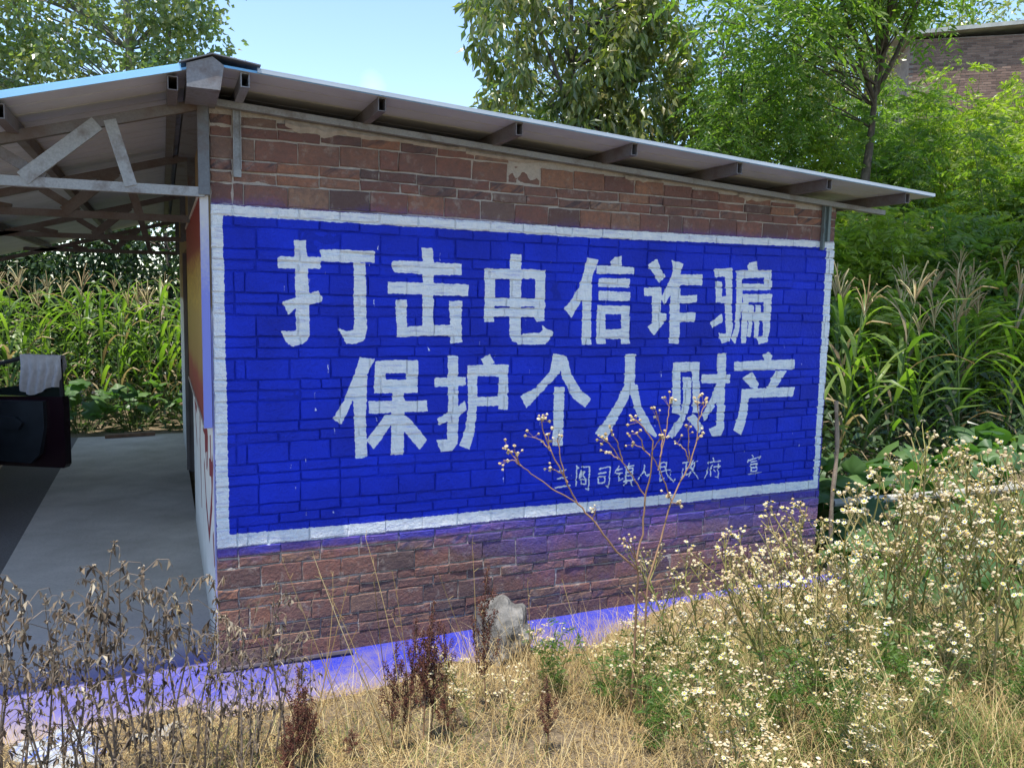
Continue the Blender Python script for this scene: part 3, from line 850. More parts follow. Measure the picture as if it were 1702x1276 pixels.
for y in (1.9, 4.7, 8.3):
    b = MB(); b.bar((-2.62, y, -.05), (-2.62, y, 2.6), .07, .07, up=(0, 1, 0)); part('carport_post', b, M_POST)
b = MB(); b.bar((-2.62, -.1, 2.60), (-2.62, 8.6, 2.60), .06, .06); part('eave_beam', b, M_RUST)
# upright steel bars fixed to the painted wall
b = MB(); b.box((0.128, -.030, 2.945), (0.132, -.004, 3.345)); b.box((0.132, -.008, 2.945), (0.172, -.004, 3.345)); b.box((0.168, -.030, 2.99), (0.172, -.008, 3.345))
part('wall_bar', b, M_GALV)
b = MB(); b.box((4.585, -.034, 2.725), (4.590, -.004, 3.09)); b.box((4.590, -.009, 2.725), (4.63, -.004, 3.09)); b.box((4.63, -.034, 2.79), (4.655, -.009, 3.09))
part('wall_bar', b, galv('greenish_steel', (0.15, 0.19, 0.19), .2))

# ------------------------------------------------------------------ things on the side wall and in the carport
g = G('banner_print'); P = g.pos(); s = g.node('ShaderNodeSeparateXYZ', {0: P})
t = g.rng(s.outputs[2], 1.50, 2.86)
wob = g.math('ADD', t, g.math('MULTIPLY', g.math('SUBTRACT', g.noise(2.5, 3.0, P), .5), .12))
c = g.ramp(wob, [(0.0, (0.20, 0.02, 0.02)), (0.14, (0.26, 0.03, 0.025)), (0.22, (0.30, 0.17, 0.045)), (0.45, (0.36, 0.24, 0.07)), (0.66, (0.33, 0.20, 0.05)), (0.74, (0.24, 0.035, 0.022)), (1.0, (0.27, 0.025, 0.022))])
cols = g.node('ShaderNodeTexWave', {'Vector': P, 'Scale': 2.1, 'Distortion': 0.4}, bands_direction='Y').outputs[1]
glyph = g.math('MULTIPLY', g.rng(g.noise(22.0, 2.0, P), .42, .55), g.math('MULTIPLY', g.rng(cols, .35, .6), g.math('MULTIPLY', g.rng(t, .46, .52), g.rng(t, .78, .74))))
c = g.mix(glyph, c, (0.62, 0.45, 0.08))
M_BANNER = g.out(c, .5, 0, .4)
ban = thing('banner_board', 'red and yellow printed board on the white side wall', 'sign board', (-.03, 1.4, 1.5))
def tpart(root, name, mb, mats, sm=False, kind=None):
    o = obj(name, mb, mats, root, sm, kind); o.matrix_parent_inverse = Matrix.Translation(-root.location); return o
b = MB(); b.box((-.050, .022, 1.50), (-.046, 3.0, 2.84)); tpart(ban, 'printed_sheet', b, M_BANNER)
b = MB(); b.box((-.0455, .022, 1.52), (-.010, 3.0, 2.82)); tpart(ban, 'backing', b, plain('board_back', (.3, .25, .2)))
g = G('oversprayed_edge'); P = g.pos(); s = g.node('ShaderNodeSeparateXYZ', {0: P})
n = g.noise(60.0, 5.0, P)
c = g.mix(g.rng(g.math('ADD', s.outputs[2], g.math('MULTIPLY', n, .4)), 2.95, 2.45), (.52, .52, .53), (.20, .23, .62))
b = MB(); b.box((-.056, -.012, 1.49), (-.010, .0215, 2.855)); tpart(ban, 'edge_strip', b, g.out(c, .7))

b = MB(); b.box((-.058, .022, 2.841), (-.012, 3.01, 2.858)); b.box((-.058, .022, 1.482), (-.012, 3.01, 1.499)); tpart(ban, 'border_strip', b, plain('pale_border', (.5, .45, .38)))
# car with its door open (mostly outside the picture)
M_CARP = plain('maroon_car_paint', (0.014, 0.004, 0.008), .25, .1, 3.0, spec=.6)
M_CARIN = plain('dark_door_trim', (0.018, 0.022, 0.028), .45, .4, 5.0, spec=.5)
M_RUB = plain('tyre_rubber', (0.02, 0.02, 0.021), .85)
M_GLASS = plain('tinted_glass', (0.012, 0.018, 0.016), .06, .1, spec=.6)
car = thing('parked_car', 'dark maroon car under the metal roof with its door standing open', 'car', (-3.2, 6.2, 0))
XR, XL = -2.42, -4.05
def prism(mb, prof, x0, x1, mi=0, inset=0.0):
    n = len(prof); V = [(x0, y, z) for y, z in prof] + [(x1, y, z) for y, z in prof]
    k = np.arange(n); q = (k+1) % n
    mb.add(V, np.stack([k, q, n+q, n+k], 1), mi); mb.F.append((np.array([list(range(n))[::-1]]) + mb.n - 2*n, mi)); mb.F.append((np.array([list(range(n))]) + mb.n - n, mi))
b = MB(); prism(b, [(3.35, .32), (3.3, .75), (3.42, .98), (4.1, 1.02), (6.55, .99), (7.55, .86), (7.72, .62), (7.68, .30), (7.1, .26), (6.85, .62), (6.4, .62), (6.1, .24), (4.55, .24), (4.3, .62), (3.85, .62), (3.6, .28)], XL, XR); tpart(car, 'body', b, M_CARP)
b = MB(); prism(b, [(3.75, 1.0), (4.15, 1.42), (4.9, 1.50), (5.6, 1.44), (6.5, 1.0)], XL+.16, XR-.16); tpart(car, 'cabin', b, M_GLASS)
b = MB(); prism(b, [(4.2, 1.45), (4.9, 1.525), (5.55, 1.47), (5.5, 1.45), (4.9, 1.495), (4.25, 1.425)], XL+.18, XR-.18); tpart(car, 'roof', b, M_CARP)
for y in (4.07, 6.62):
    for x in (XR-.09, XL+.09):
        b = MB(); th = np.linspace(0, 2*math.pi, 21)
        b.tube([(x-.10, y, .31), (x-.098, y, .31), (x+.098, y, .31), (x+.10, y, .31)], [.26, .31, .31, .26], 20); w = tpart(car, 'wheel', b, M_RUB)
        b = MB(); b.tube([(x-.108, y, .31), (x+.108, y, .31)], .19, 14); obj('rim', b, M_GALV2, w)
# the open door, hinged near the front wheel
hx, hy, tipx, tipy = -2.40, 5.62, -1.30, 5.00
dv = np.array([tipx-hx, tipy-hy]); dl = np.hypot(*dv); dv /= dl; nv = np.array([-dv[1], dv[0]])    # nv points away from the camera
def dpt(t, z, off=0.0): return (hx+dv[0]*t*dl+nv[0]*off, hy+dv[1]*t*dl+nv[1]*off, z)
def slab(mb, prof, o0, o1, mi=0):
    n = len(prof); V = [dpt(t, z, o0) for t, z in prof] + [dpt(t, z, o1) for t, z in prof]
    k = np.arange(n); q = (k+1) % n
    mb.add(V, np.stack([k, q, n+q, n+k], 1), mi); mb.F.append((np.array([list(range(n))[::-1]]) + mb.n - 2*n, mi)); mb.F.append((np.array([list(range(n))]) + mb.n - n, mi))
b = MB(); slab(b, [(0, .34), (.08, .29), (.98, .29), (1.0, .33), (1.0, 1.02), (.99, 1.09), (0, 1.06)], .02, .12); door = tpart(car, 'door', b, M_CARP)
door['label'] = 'open maroon front door with a dark inner panel'
inv = Matrix.Translation(-car.location)
b = MB(); slab(b, [(0.01, .37), (.70, .34), (.79, .45), (.84, .75), (.84, 1.04), (0.01, 1.03)], -.035, .021)
slab(b, [(0.1, .74), (.62, .72), (.66, .80), (.60, .86), (.1, .88)], -.075, -.034); obj('door_trim', b, M_CARIN, door)
b = MB(); fr = [(-.02, 1.12), (.16, 1.29), (.38, 1.43), (.60, 1.505), (.86, 1.53), (.95, 1.49), (.965, 1.08)]
b.tube([dpt(t, z, .07) for t, z in fr], .026, 6); obj('window_frame', b, M_RUB, door)
b = MB(); slab(b, [(0.14, 1.08), (.95, 1.08), (.95, 1.22), (.72, 1.22), (.42, 1.17)], .066, .074); obj('window_glass', b, M_GLASS, door)
b = MB(); slab(b, [(.0, 1.10), (.10, 1.09), (.135, 1.15), (.12, 1.24), (.02, 1.25)], .15, .24); obj('side_mirror', b, M_CARP, door)
b = MB(); slab(b, [(.01, 1.115), (.09, 1.105), (.12, 1.15), (.105, 1.225), (.025, 1.235)], .142, .149); obj('mirror_glass', b, plain('mirror_glass', (.14, .10, .07), .15, .2), door)
# towel over the top corner of the door
M_TOWEL = isl('towel_cloth', [(0, (.42, .40, .42)), (1, (.55, .53, .54))], .95)
b = MB(); NXT, NZT = 26, 22
t = np.linspace(0.60, 0.985, NXT); zz = np.linspace(0, 1, NZT)
T2, Z2 = np.meshgrid(t, zz)
rip = 0.022*np.sin(T2*75+Z2*2.5+1.0)*np.clip(Z2*1.6, 0.1, 1) + .012*np.sin(T2*150+Z2*6)*Z2
ln_ = 0.40 + 0.05*np.sin((T2-.6)*14)
hgt = 1.548 - Z2*ln_
tt = T2 + (0.10*(T2-.79)*-1)*Z2*0.6 + .02*np.sin(Z2*5)*Z2
for side in (-1, 1):
    off = 0.07 + side*(0.036 + .012*np.sin(Z2*3)) + rip
    L = 1.0 if side < 0 else 0.55
    V = np.stack([hx+dv[0]*tt*dl+nv[0]*off, hy+dv[1]*tt*dl+nv[1]*off, 1.548-Z2*ln_*L], -1)
    i = np.arange(NZT-1)[:, None]*NXT; j = np.arange(NXT-1)[None]
    b.add(V.reshape(-1, 3), np.stack([i+j, i+j+1, i+NXT+j+1, i+NXT+j], -1).reshape(-1, 4))
    if side < 0: A = V[0]
B2 = V[0]
b.add(np.concatenate([A, B2]), np.stack([np.arange(NXT-1), np.arange(NXT-1)+1, np.arange(NXT-1)+1+NXT, np.arange(NXT-1)+NXT], 1))
tow = obj('towel', b, plain('grey_towel', (.43, .41, .43), .95, .15, 20.0), smooth=True)
tag(tow, 'pale grey towel hung over the top of the open car door', 'towel')

# stick lying at the wall foot, loose stones, the rock, poles, sacks
b = MB(); b.tube([(-0.05, -.05, .012), (.25, -.062, .014), (.56, -.075, .016), (.80, -.085, .018)], [.013, .014, .015, .016], 7)
tag(obj('stick', b, plain('grey_stick', (.07, .06, .075), .9)), 'thin dark stick lying along the foot of the painted wall', 'stick')
b = MB(); b.bar((-1.12, 8.62, .03), (-.42, 8.70, .035), .10, .05)
tag(obj('plank', b, plain('weathered_plank', (.20, .12, .075), .9, .3, 12.0)), 'short reddish plank lying at the far end of the concrete floor', 'plank')
M_ROCK = G('rough_limestone'); g = M_ROCK; P = g.objco(); n = g.noise(6.0, 9.0, P, .65); n2 = g.noise(25.0, 6.0, P, .7)
M_ROCK = g.out(g.mix(g.rng(n, .35, .65), (.08, .08, .075), (.30, .285, .26)), .9, 0, .3, g.bump(g.math('ADD', n, g.math('MULTIPLY', n2, .5)), 1.0, .05))
def rock(name, c, r, seed, label, cat):
    import bmesh
    bm = bmesh.new(); bmesh.ops.create_icosphere(bm, subdivisions=4, radius=1.0)
    rr = np.random.default_rng(seed); Pn = unit(rr.normal(size=(14, 3))); dn = rr.uniform(.62, .95, 14)
    ph = rr.uniform(0, 6, (8, 3)); fq = rr.uniform(1.5, 7, (8, 3))
    for v in bm.verts:
        p = np.array(v.co); k = Pn @ p; m = k > 0
        s_ = min(1.0, float(np.min(np.where(k > .05, dn/np.maximum(k, .05), 9))))
        p = p*s_; w = sum(.022*math.sin(float(np.dot(fq[a], p))*1.4+ph[a, 0]) for a in range(8)); p = p*(1+w)
        v.co = Vector((p[0]*r[0], p[1]*r[1], p[2]*r[2]))
    me = bpy.data.meshes.new(name); bm.to_mesh(me); bm.free(); me.materials.append(M_ROCK)
    o = bpy.data.objects.new(name, me); COL.objects.link(o); o.location = c; o.rotation_euler = (0, 0, rr.uniform(0, 6))
    tag(o, label, cat); return o
rock('boulder', (1.70, -.43, .06), (.34, .22, .30), 5, 'rough pale boulder standing on the blue sprayed concrete strip', 'rock')
rock('stone', (1.12, -.78, .02), (.055, .05, .05), 9, 'small whitish stone at the edge of the blue strip, beside the dark dock stems', 'stone')
b = MB(); zs = np.linspace(-.12, 1.50, 14); b.tube([(4.86+.012*math.sin(z*7)+.02*z*-1, -.06+.008*math.sin(z*5), z) for z in zs], .017+.003*np.sin(zs*17), 7)
b.tube([(4.845, -.06, 1.02), (4.815, -.07, 1.07)], [.009, .006], 5)
tag(obj('stake', b, plain('bare_wood', (.27, .20, .14), .9, .3, 14.0, bump=.4)), 'bare wooden stake standing upright at the right end of the painted wall', 'stake')
b = MB(); b.tube([(5.28, .35, .50), (6.3, .10, .555), (7.5, -.18, .62), (9.3, -.6, .72)], [.037, .037, .038, .04], 9)
tag(obj('bamboo_pole', b, plain('weathered_bamboo', (.34, .32, .28), .7, .25, 4.0)), 'long weathered bamboo pole lying aslant among the squash leaves', 'pole')
g = G('printed_sack'); P = g.objco(); n = g.node('ShaderNodeTexBrick', {'Vector': g.node('ShaderNodeMapping', {0: P, 2: (0, 0, .5)}).outputs[0], 'Color1': (.03, .10, .50, 1), 'Color2': (.36, .38, .40, 1), 'Mortar': (.36, .38, .40, 1), 'Scale': 6.0, 'Mortar Size': .06, 'Bias': .15}).outputs[0]
M_SACK = g.out(n, .45, 0, .5)
M_SACKW = plain('white_plastic', (.34, .34, .33), .45, .1)
def sack(c, sx, sy, hgt, mat, label, seed):
    rr = np.random.default_rng(seed); N = 30; u, v = np.meshgrid(np.linspace(-1, 1, N), np.linspace(-1, 1, N))
    e = np.clip(1-np.maximum(abs(u), abs(v))**6, 0, 1)
    wr = sum(rr.uniform(.2, .6)*np.abs(np.sin(u*rr.uniform(1, 7)+v*rr.uniform(-7, 7)+rr.uniform(0, 6))) for _ in range(6))
    z = hgt*e*(.35+.35*wr); X = u*sx*(1+.08*np.sin(v*4)); Y = v*sy*(1+.1*np.sin(u*5))
    bb = MB(); i = np.arange(N-1)[:, None]*N; j = np.arange(N-1)[None]
    bb.add(np.stack([X, Y, z], -1).reshape(-1, 3), np.stack([i+j, i+j+1, i+N+j+1, i+N+j], -1).reshape(-1, 4))
    bb.add(np.stack([X, Y, 0*z-.004], -1).reshape(-1, 3), np.stack([i+N+j, i+N+j+1, i+j+1, i+j], -1).reshape(-1, 4))
    o = obj('sack', bb, mat, smooth=False); o.location = c; o.rotation_euler = (.12, .08, .5); tag(o, label, 'sack'); return o
sack((-.72, -.86, .03), .17, .26, .085, M_SACK, 'crumpled white plastic sack printed in blue, in the weeds before the concrete strip', 4)
sack((-.30, -.80, .03), .14, .11, .05, M_SACKW, 'flattened plain white plastic sack lying beside the blue printed sack', 8)

# ------------------------------------------------------------------ plant materials
M_BARK = plain('grey_bark', (0.105, 0.085, 0.068), .95, .35, 12.0, bump=.6)
M_BARKP = plain('pale_bark', (0.22, 0.215, 0.19), .9, .3, 10.0, bump=.4)
M_POPLAR = leaf_mat('poplar_leaf', [(0, (.085, .130, .065)), (.55, (.145, .205, .110)), (.93, (.21, .26, .16)), (1, (.36, .32, .10))], .40, .28, spec=.7)
M_BIGLEAF = leaf_mat('broad_leaf', [(0, (.060, .095, .032)), (.6, (.105, .150, .045)), (.92, (.16, .195, .065)), (1, (.26, .20, .08))], .42, .27, spec=.7)
M_FEATHER = leaf_mat('feather_leaf', [(0, (.11, .165, .022)), (.6, (.19, .255, .038)), (1, (.29, .31, .06))], .50, .42)
M_FEATHERD = leaf_mat('feather_leaf_deep', [(0, (.065, .120, .026)), (.6, (.120, .190, .042)), (1, (.18, .235, .06))], .48, .42)
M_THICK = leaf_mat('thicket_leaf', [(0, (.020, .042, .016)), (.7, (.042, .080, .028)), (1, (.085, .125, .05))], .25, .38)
M_CORN = leaf_mat('corn_leaf', [(0, (.060, .115, .022)), (.7, (.115, .190, .036)), (1, (.19, .25, .06))], .42, .4)
M_CORND = leaf_mat('corn_leaf_dry', [(0, (.16, .115, .06)), (1, (.34, .27, .16))], .3, .6, (1, .95, .6))
M_TASSEL = isl('corn_tassel', [(0, (.26, .17, .08)), (.5, (.38, .29, .14)), (1, (.46, .40, .20))], .8)
M_STALK = plain('green_stalk', (.085, .13, .035), .6, .2, 6.0)
M_SQUASH = leaf_mat('squash_leaf', [(0, (.040, .095, .032)), (.7, (.070, .145, .048)), (1, (.12, .20, .06))], .35, .5)
M_STRAW = isl('straw', [(0, (.20, .125, .045)), (.4, (.37, .255, .105)), (.8, (.50, .375, .17)), (1, (.60, .50, .27))], .75, .15)
M_GRASS = isl('green_grass', [(0, (.065, .115, .020)), (.6, (.14, .205, .040)), (1, (.29, .29, .08))], .6, .3)
M_WILT = isl('wilted_leaf', [(0, (.065, .045, .030)), (.4, (.15, .105, .068)), (.75, (.27, .205, .135)), (1, (.46, .39, .28))], .85, .12)
M_WSTEM = plain('wilted_stem', (.15, .115, .085), .85, .3, 10.0)
M_DOCK = isl('dock_seed', [(0, (.045, .014, .012)), (.6, (.095, .030, .020)), (1, (.17, .065, .035))], .8, .1)
M_DSTEM = plain('dry_red_stem', (.27, .155, .085), .7, .25, 9.0)
M_TAN = isl('dry_flower_head', [(0, (.40, .28, .13)), (.5, (.55, .43, .24)), (1, (.68, .60, .42))], .85, .2)
M_FSTEM = isl('fleabane_stem', [(0, (.20, .20, .05)), (.5, (.34, .30, .10)), (1, (.46, .36, .17))], .65, .15)
M_PETAL = isl('white_petal', [(0, (.40, .37, .25)), (1, (.68, .66, .56))], .7, .25)
M_YELLOW = plain('yellow_floret', (.60, .40, .04), .8)
M_HERB = leaf_mat('herb_leaf', [(0, (.05, .10, .02)), (1, (.12, .20, .04))], .4, .5)

# ------------------------------------------------------------------ trees
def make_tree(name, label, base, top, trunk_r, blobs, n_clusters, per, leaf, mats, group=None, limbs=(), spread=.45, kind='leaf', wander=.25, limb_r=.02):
    """tapered trunk with limbs reaching the leaf clusters; crown of separate leaves"""
    root = thing(name, label, 'tree', base, 0, group)
    base = np.array(base, float); top = np.array(top, float)
    t = np.linspace(0, 1, 12)[:, None]
    axis = base + (top-base)*t + np.stack([np.sin(t[:, 0]*5+base[0])*wander*t[:, 0], np.cos(t[:, 0]*4+base[1])*wander*t[:, 0], 0*t[:, 0]], 1)
    tr = MB(); tr.tube(axis, trunk_r*(1-.80*t[:, 0]), 8)
    for l in limbs: tr.tube(np.array(l[0], float), np.linspace(l[1], l[1]*.45, len(l[0])), 6)
    cl = blob_points(n_clusters, blobs)
    for c in cl[::2]:
        k = min(11, max(3, int(np.interp(c[2]-.25*np.linalg.norm(c[:2]-base[:2]), axis[:, 2], np.arange(12)))))
        tr.tube(curve_to(axis[k], c, .10, 6), np.linspace(limb_r, limb_r*.25, 6), 4, cap=False)
    inv = Matrix.Translation(-root.location)
    o = obj('trunk', tr, mats[0], root, True); o.matrix_parent_inverse = inv
    P = np.repeat(cl, per, 0); n = len(P)
    D = rdir(n); r = rng.uniform(.15, 1, n)[:, None]
    cr = MB(); L0, W0, dr = leaf
    if kind == 'leaf':
        P = P + D*r*spread; add_leaves(cr, P, unit(D*.7 + rng.normal(size=(n, 3))*.5 + [0, 0, -dr]), L0*rng.uniform(.6, 1.15, n), W0*rng.uniform(.7, 1.1, n), .22, .1, four=L0 > .15)
    else:
        D = unit(D + [0, 0, .15]); P = P + D*r*spread
        add_fronds(cr, P, unit(D*[1, 1, .5]), L0*rng.uniform(.6, 1.15, n), 6, .15, W0, dr)
    o = obj('crown', cr, mats[1], root, kind='stuff'); o.matrix_parent_inverse = inv
    return root

def back(p, k=1.175):
    """same direction from the yard, further off behind the corn field"""
    return tuple(c + (q-c)*k for c, q in zip((-.26, -4.95, 2.29), p))
PB = [((-1.3, 12.2, 8.6), (1.9, 1.7, 3.2)), ((.15, 12.1, 8.5), (1.15, 1.2, 1.9)), ((-3.2, 12.6, 7.8), (1.6, 1.4, 2.8)), ((-1.2, 12.2, 5.9), (2.4, 1.4, 1.0)), ((.3, 12.1, 6.9), (.8, .9, .9)), ((-3.4, 12.4, 6.0), (1.2, 1.0, .8))]
make_tree('poplar_tree', 'tall poplar with small fluttering grey-green leaves rising behind the metal roof', (-1.0, 15.6, .0), (-.9, 15.4, 12.0), .18,
          [(back(c), tuple(v*1.175 for v in r_)) for c, r_ in PB], 330, 54, (.15, .125, .45), (M_BARKP, M_POPLAR), limbs=[([(-1.0, 15.6, 4.0), (-.2, 15.4, 6.6), (.3, 15.3, 9.8)], .05), ([(-1.0, 15.6, 3.8), (-2.5, 15.7, 6.4), (-3.5, 15.8, 10.0)], .06)], spread=.50)
make_tree('poplar_sapling', 'slim poplar sapling whose twig tips just clear the roof ridge', (1.6, 15.0, .0), (1.62, 15.0, 7.6), .04,
          [((1.62, 15.0, 7.15), (.22, .2, .62)), ((2.1, 15.0, 6.85), (.2, .2, .22)), ((1.45, 15.0, 6.2), (.3, .3, .5))], 26, 12, (.14, .12, .5), (M_BARKP, M_POPLAR), spread=.16, wander=.02, limb_r=.008)
make_tree('broadleaf_tree', 'tree with long drooping broad leaves and bare inner limbs above the roof', (7.6, 9.6, 2.2), (7.4, 9.5, 9.5), .15,
          [((7.2, 9.5, 7.7), (1.9, 1.6, 1.9)), ((5.6, 9.3, 7.0), (.75, .8, 1.2)), ((8.7, 9.5, 6.9), (1.2, 1.3, 1.6)), ((7.2, 9.3, 5.6), (2.0, 1.2, .9)), ((9.6, 9.6, 8.3), (.9, 1.0, 1.0)), ((9.6, 9.4, 5.8), (1.0, 1.0, .9)), ((6.0, 9.3, 5.6), (.8, .8, .6)), ((5.0, 9.3, 6.3), (.22, .25, .35))],
          210, 40, (.25, .11, .95), (M_BARK, M_BIGLEAF), limbs=[([(7.5, 9.5, 4.6), (7.0, 9.3, 6.2), (6.2, 9.0, 7.4)], .06), ([(7.5, 9.5, 5.0), (8.3, 9.3, 6.4), (9.0, 9.2, 7.4)], .06), ([(7.6, 9.5, 4.2), (8.6, 9.2, 5.0), (9.6, 9.0, 5.5)], .045)], spread=.42, limb_r=.022)
make_tree('feather_tree', 'slender leaning forked tree with feathery drooping leaves on the right hillside', (12.25, 7.05, 2.4), (12.7, 7.0, 7.0), .15,
          [((11.6, 7.0, 8.6), (1.5, 1.2, .9)), ((10.4, 6.9, 7.5), (1.4, 1.1, .9)), ((13.6, 7.1, 8.9), (1.4, 1.2, .9)), ((11.3, 7.6, 6.6), (.6, .7, .6)), ((9.3, 7.0, 7.4), (.9, .9, .6))],
          100, 11, (.75, .30, .55), (M_BARK, M_FEATHERD), limbs=[([(12.58, 7.0, 6.3), (12.2, 7.0, 7.0), (11.65, 7.0, 7.9), (11.2, 7.0, 8.7)], .055), ([(12.62, 7.0, 6.4), (12.8, 7.0, 7.3), (12.9, 7.05, 8.4), (13.0, 7.1, 9.4)], .062), ([(12.64, 7.0, 6.4), (13.1, 7.0, 7.2), (13.7, 7.1, 8.3), (14.1, 7.1, 9.2)], .055)], spread=.5, kind='frond', wander=.06)
make_tree('feather_tree', 'rounder feathery tree standing left of the slender leaning forked one', (10.6, 8.2, 2.6), (10.5, 8.2, 6.4), .07,
          [((10.5, 8.1, 6.1), (1.3, 1.0, 1.0)), ((9.7, 8.0, 5.4), (1.0, .9, .7)), ((11.4, 8.2, 5.4), (.9, .9, .8))],
          80, 11, (.55, .30, .5), (M_BARK, M_FEATHERD), limbs=[([(10.55, 8.2, 4.0), (10.1, 8.0, 4.6), (9.7, 8.0, 5.3)], .035), ([(10.55, 8.2, 4.2), (11.0, 8.1, 4.7), (11.5, 8.1, 5.3)], .035)], spread=.45, kind='frond')
# thicket closing the view behind the corn and behind the trees
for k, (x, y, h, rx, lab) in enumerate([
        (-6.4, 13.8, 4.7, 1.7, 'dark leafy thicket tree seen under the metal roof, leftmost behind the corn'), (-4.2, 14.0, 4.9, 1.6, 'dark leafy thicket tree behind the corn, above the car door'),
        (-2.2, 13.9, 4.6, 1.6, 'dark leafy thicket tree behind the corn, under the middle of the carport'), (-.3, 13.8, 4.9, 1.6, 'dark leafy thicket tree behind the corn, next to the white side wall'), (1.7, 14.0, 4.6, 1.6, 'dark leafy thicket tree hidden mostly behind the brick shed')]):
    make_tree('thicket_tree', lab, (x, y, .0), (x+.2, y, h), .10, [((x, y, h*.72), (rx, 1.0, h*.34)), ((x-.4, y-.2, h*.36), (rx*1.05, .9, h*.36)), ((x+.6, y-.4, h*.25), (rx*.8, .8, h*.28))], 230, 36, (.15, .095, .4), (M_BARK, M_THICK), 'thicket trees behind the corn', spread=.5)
for k, (x, y, z0, h, rx, lab) in enumerate([
        (9.6, 13.5, 3.2, 4.6, 1.9, 'dark leafy tree behind the drooping broad leaved tree'), (13.4, 13.0, 5.5, 4.4, 2.2, 'dark leafy tree on the slope behind the slender leaning forked tree'),
        (17.4, 13.0, 6.2, 4.0, 2.0, 'dark leafy tree on the slope beside the old brick building'), (12.0, 18.5, 6.5, 4.6, 2.8, 'distant leafy tree on the hill between the two feathery trees')]):
    make_tree('hillside_tree', lab, (x, y, z0-.8), (x+.2, y, z0+h*.8), .12, [((x, y, z0+h*.55), (rx, 1.4, h*.45)), ((x-.8, y-.3, z0+h*.2), (rx*1.0, 1.2, h*.3))], 130, 34, (.17, .10, .4), (M_BARK, M_THICK if k < 2 else M_BIGLEAF), 'leafy trees on the hillside', spread=.55)
for (x, y, z0, h, rx, lab) in [(25.5, 19.5, 9.5, 5.2, 3.0, 'distant bluish green tree behind the flat roofed brick building'), (31.0, 19.5, 10.0, 5.6, 3.0, 'distant bluish green tree above the right end of the flat roofed building')]:
    make_tree('hilltop_tree', lab, (x, y, z0-1.5), (x, y, z0+h*.7), .18, [((x, y, z0+h*.55), (rx, 2.0, h*.5)), ((x-1.2, y, z0+h*.3), (rx*.9, 1.6, h*.4))], 150, 30, (.22, .14, .4), (M_BARK, M_POPLAR), 'trees behind the old brick building', spread=.7)

make_tree('unseen_shade_tree', 'unseen feathery tree crown added to shade the corn right of the shed', (16.4, 2.4, .8), (14.2, 2.3, 9.3), .14,
          [((8.6, 2.0, 9.4), (2.1, 1.6, .8)), ((10.6, 1.6, 9.6), (1.9, 1.5, .9)), ((12.2, 2.4, 9.8), (1.7, 1.6, .9)), ((7.2, 1.6, 9.0), (1.3, 1.0, .6)), ((9.6, 3.2, 9.7), (2.0, 1.2, .8))], 300, 16, (.8, .30, .5), (M_BARK, M_FEATHERD), spread=.55, kind='frond', wander=.1)  # out-of-view crown, added so that its shadow falls on the corn
# old brick building on the hill
bl = thing('hill_building', 'old flat roofed brick building half hidden by shrubs on the hillside', 'building', (21.6, 14.05, 5.6))
bl.rotation_euler = (0, 0, math.radians(-38))
inv = Matrix.Translation((-21.6, -14.05, -6.0))
def bpart(name, mb, m, parent=None, kind=None):
    o = obj(name, mb, m, parent or bl, kind=kind)
    if parent is None: o.matrix_parent_inverse = inv
    return o
b = MB(); b.box((21.62, 14.055, 5.0), (31.0, 18.5, 11.05)); bw = bpart('wall', b, plain('old_mortar', (.24, .20, .17), .95, .3, 6.0))
M_OLDB = isl('old_brick', [(0, (.13, .085, .07)), (.6, (.21, .135, .105)), (1, (.27, .18, .14))], .95)
b = MB()
for r_ in range(68):
    z = 5.9 + r_*.0755; x = 21.6 + (r_ % 2)*.125
    while x < 30.5:
        y0 = 14.045 + rng.uniform(-.004, .004); b.box((x, y0, z), (x+.238, 14.06, z+.062)); x += .252
bpart('brick_courses', b, M_OLDB, bw, 'stuff')
b = MB(); b.add(*grid_patch(np.linspace(21.1, 31.2, 20), np.array([13.75, 18.6]), lambda X, Y: 11.10+.30*np.sin((X-21.1)/10*1.57)))
b.add(*grid_patch(np.linspace(21.1, 31.2, 20), np.array([13.75, 18.6]), lambda X, Y: 11.22+.30*np.sin((X-21.1)/10*1.57)))
xs = np.linspace(21.1, 31.2, 20); zz = .30*np.sin((xs-21.1)/10*1.57)
for a in range(19): b.add([(xs[a], 13.75, 11.10+zz[a]), (xs[a+1], 13.75, 11.10+zz[a+1]), (xs[a+1], 13.75, 11.22+zz[a+1]), (xs[a], 13.75, 11.22+zz[a])], [(0, 1, 2, 3)])
b.add([(21.1, 13.75, 11.10), (21.1, 18.6, 11.10), (21.1, 18.6, 11.22), (21.1, 13.75, 11.22)], [(0, 3, 2, 1)])
bpart('roof_slab', b, plain('roof_concrete', (.33, .34, .32), .9, .25, 3.0))

# ------------------------------------------------------------------ hillside shrubs
def make_shrub(name, label, base, h, rad, n_st, per, mat, frond, group):
    root = thing(name, label, 'shrub', base, 0, group); inv = Matrix.Translation(-root.location); base = np.array(base, float)
    st = MB(); cr = MB(); tips = []
    for k in range(n_st):
        a = rng.uniform(0, 6.28); q = base + [math.cos(a)*rad*rng.uniform(.2, 1), math.sin(a)*rad*.8*rng.uniform(.2, 1), h*rng.uniform(.6, 1.0)]
        c = curve_to(base + rng.normal(size=3)*[.1, .1, 0], q, .1, 9); st.tube(c, np.linspace(.018, .004, 9), 4, cap=False); tips.append(c)
    C = np.concatenate([c[2:] for c in tips]); n = n_st*per
    P = C[rng.integers(0, len(C), n)] + rng.normal(size=(n, 3))*.06
    D = rdir(n)*[1, 1, .35] + [0, 0, .12]
    add_fronds(cr, P, D, frond[0]*rng.uniform(.6, 1.2, n), frond[1], .17, frond[2], .38)
    o = obj('stems', st, M_STALK, root); o.matrix_parent_inverse = inv
    o = obj('foliage', cr, mat, root, kind='stuff'); o.matrix_parent_inverse = inv
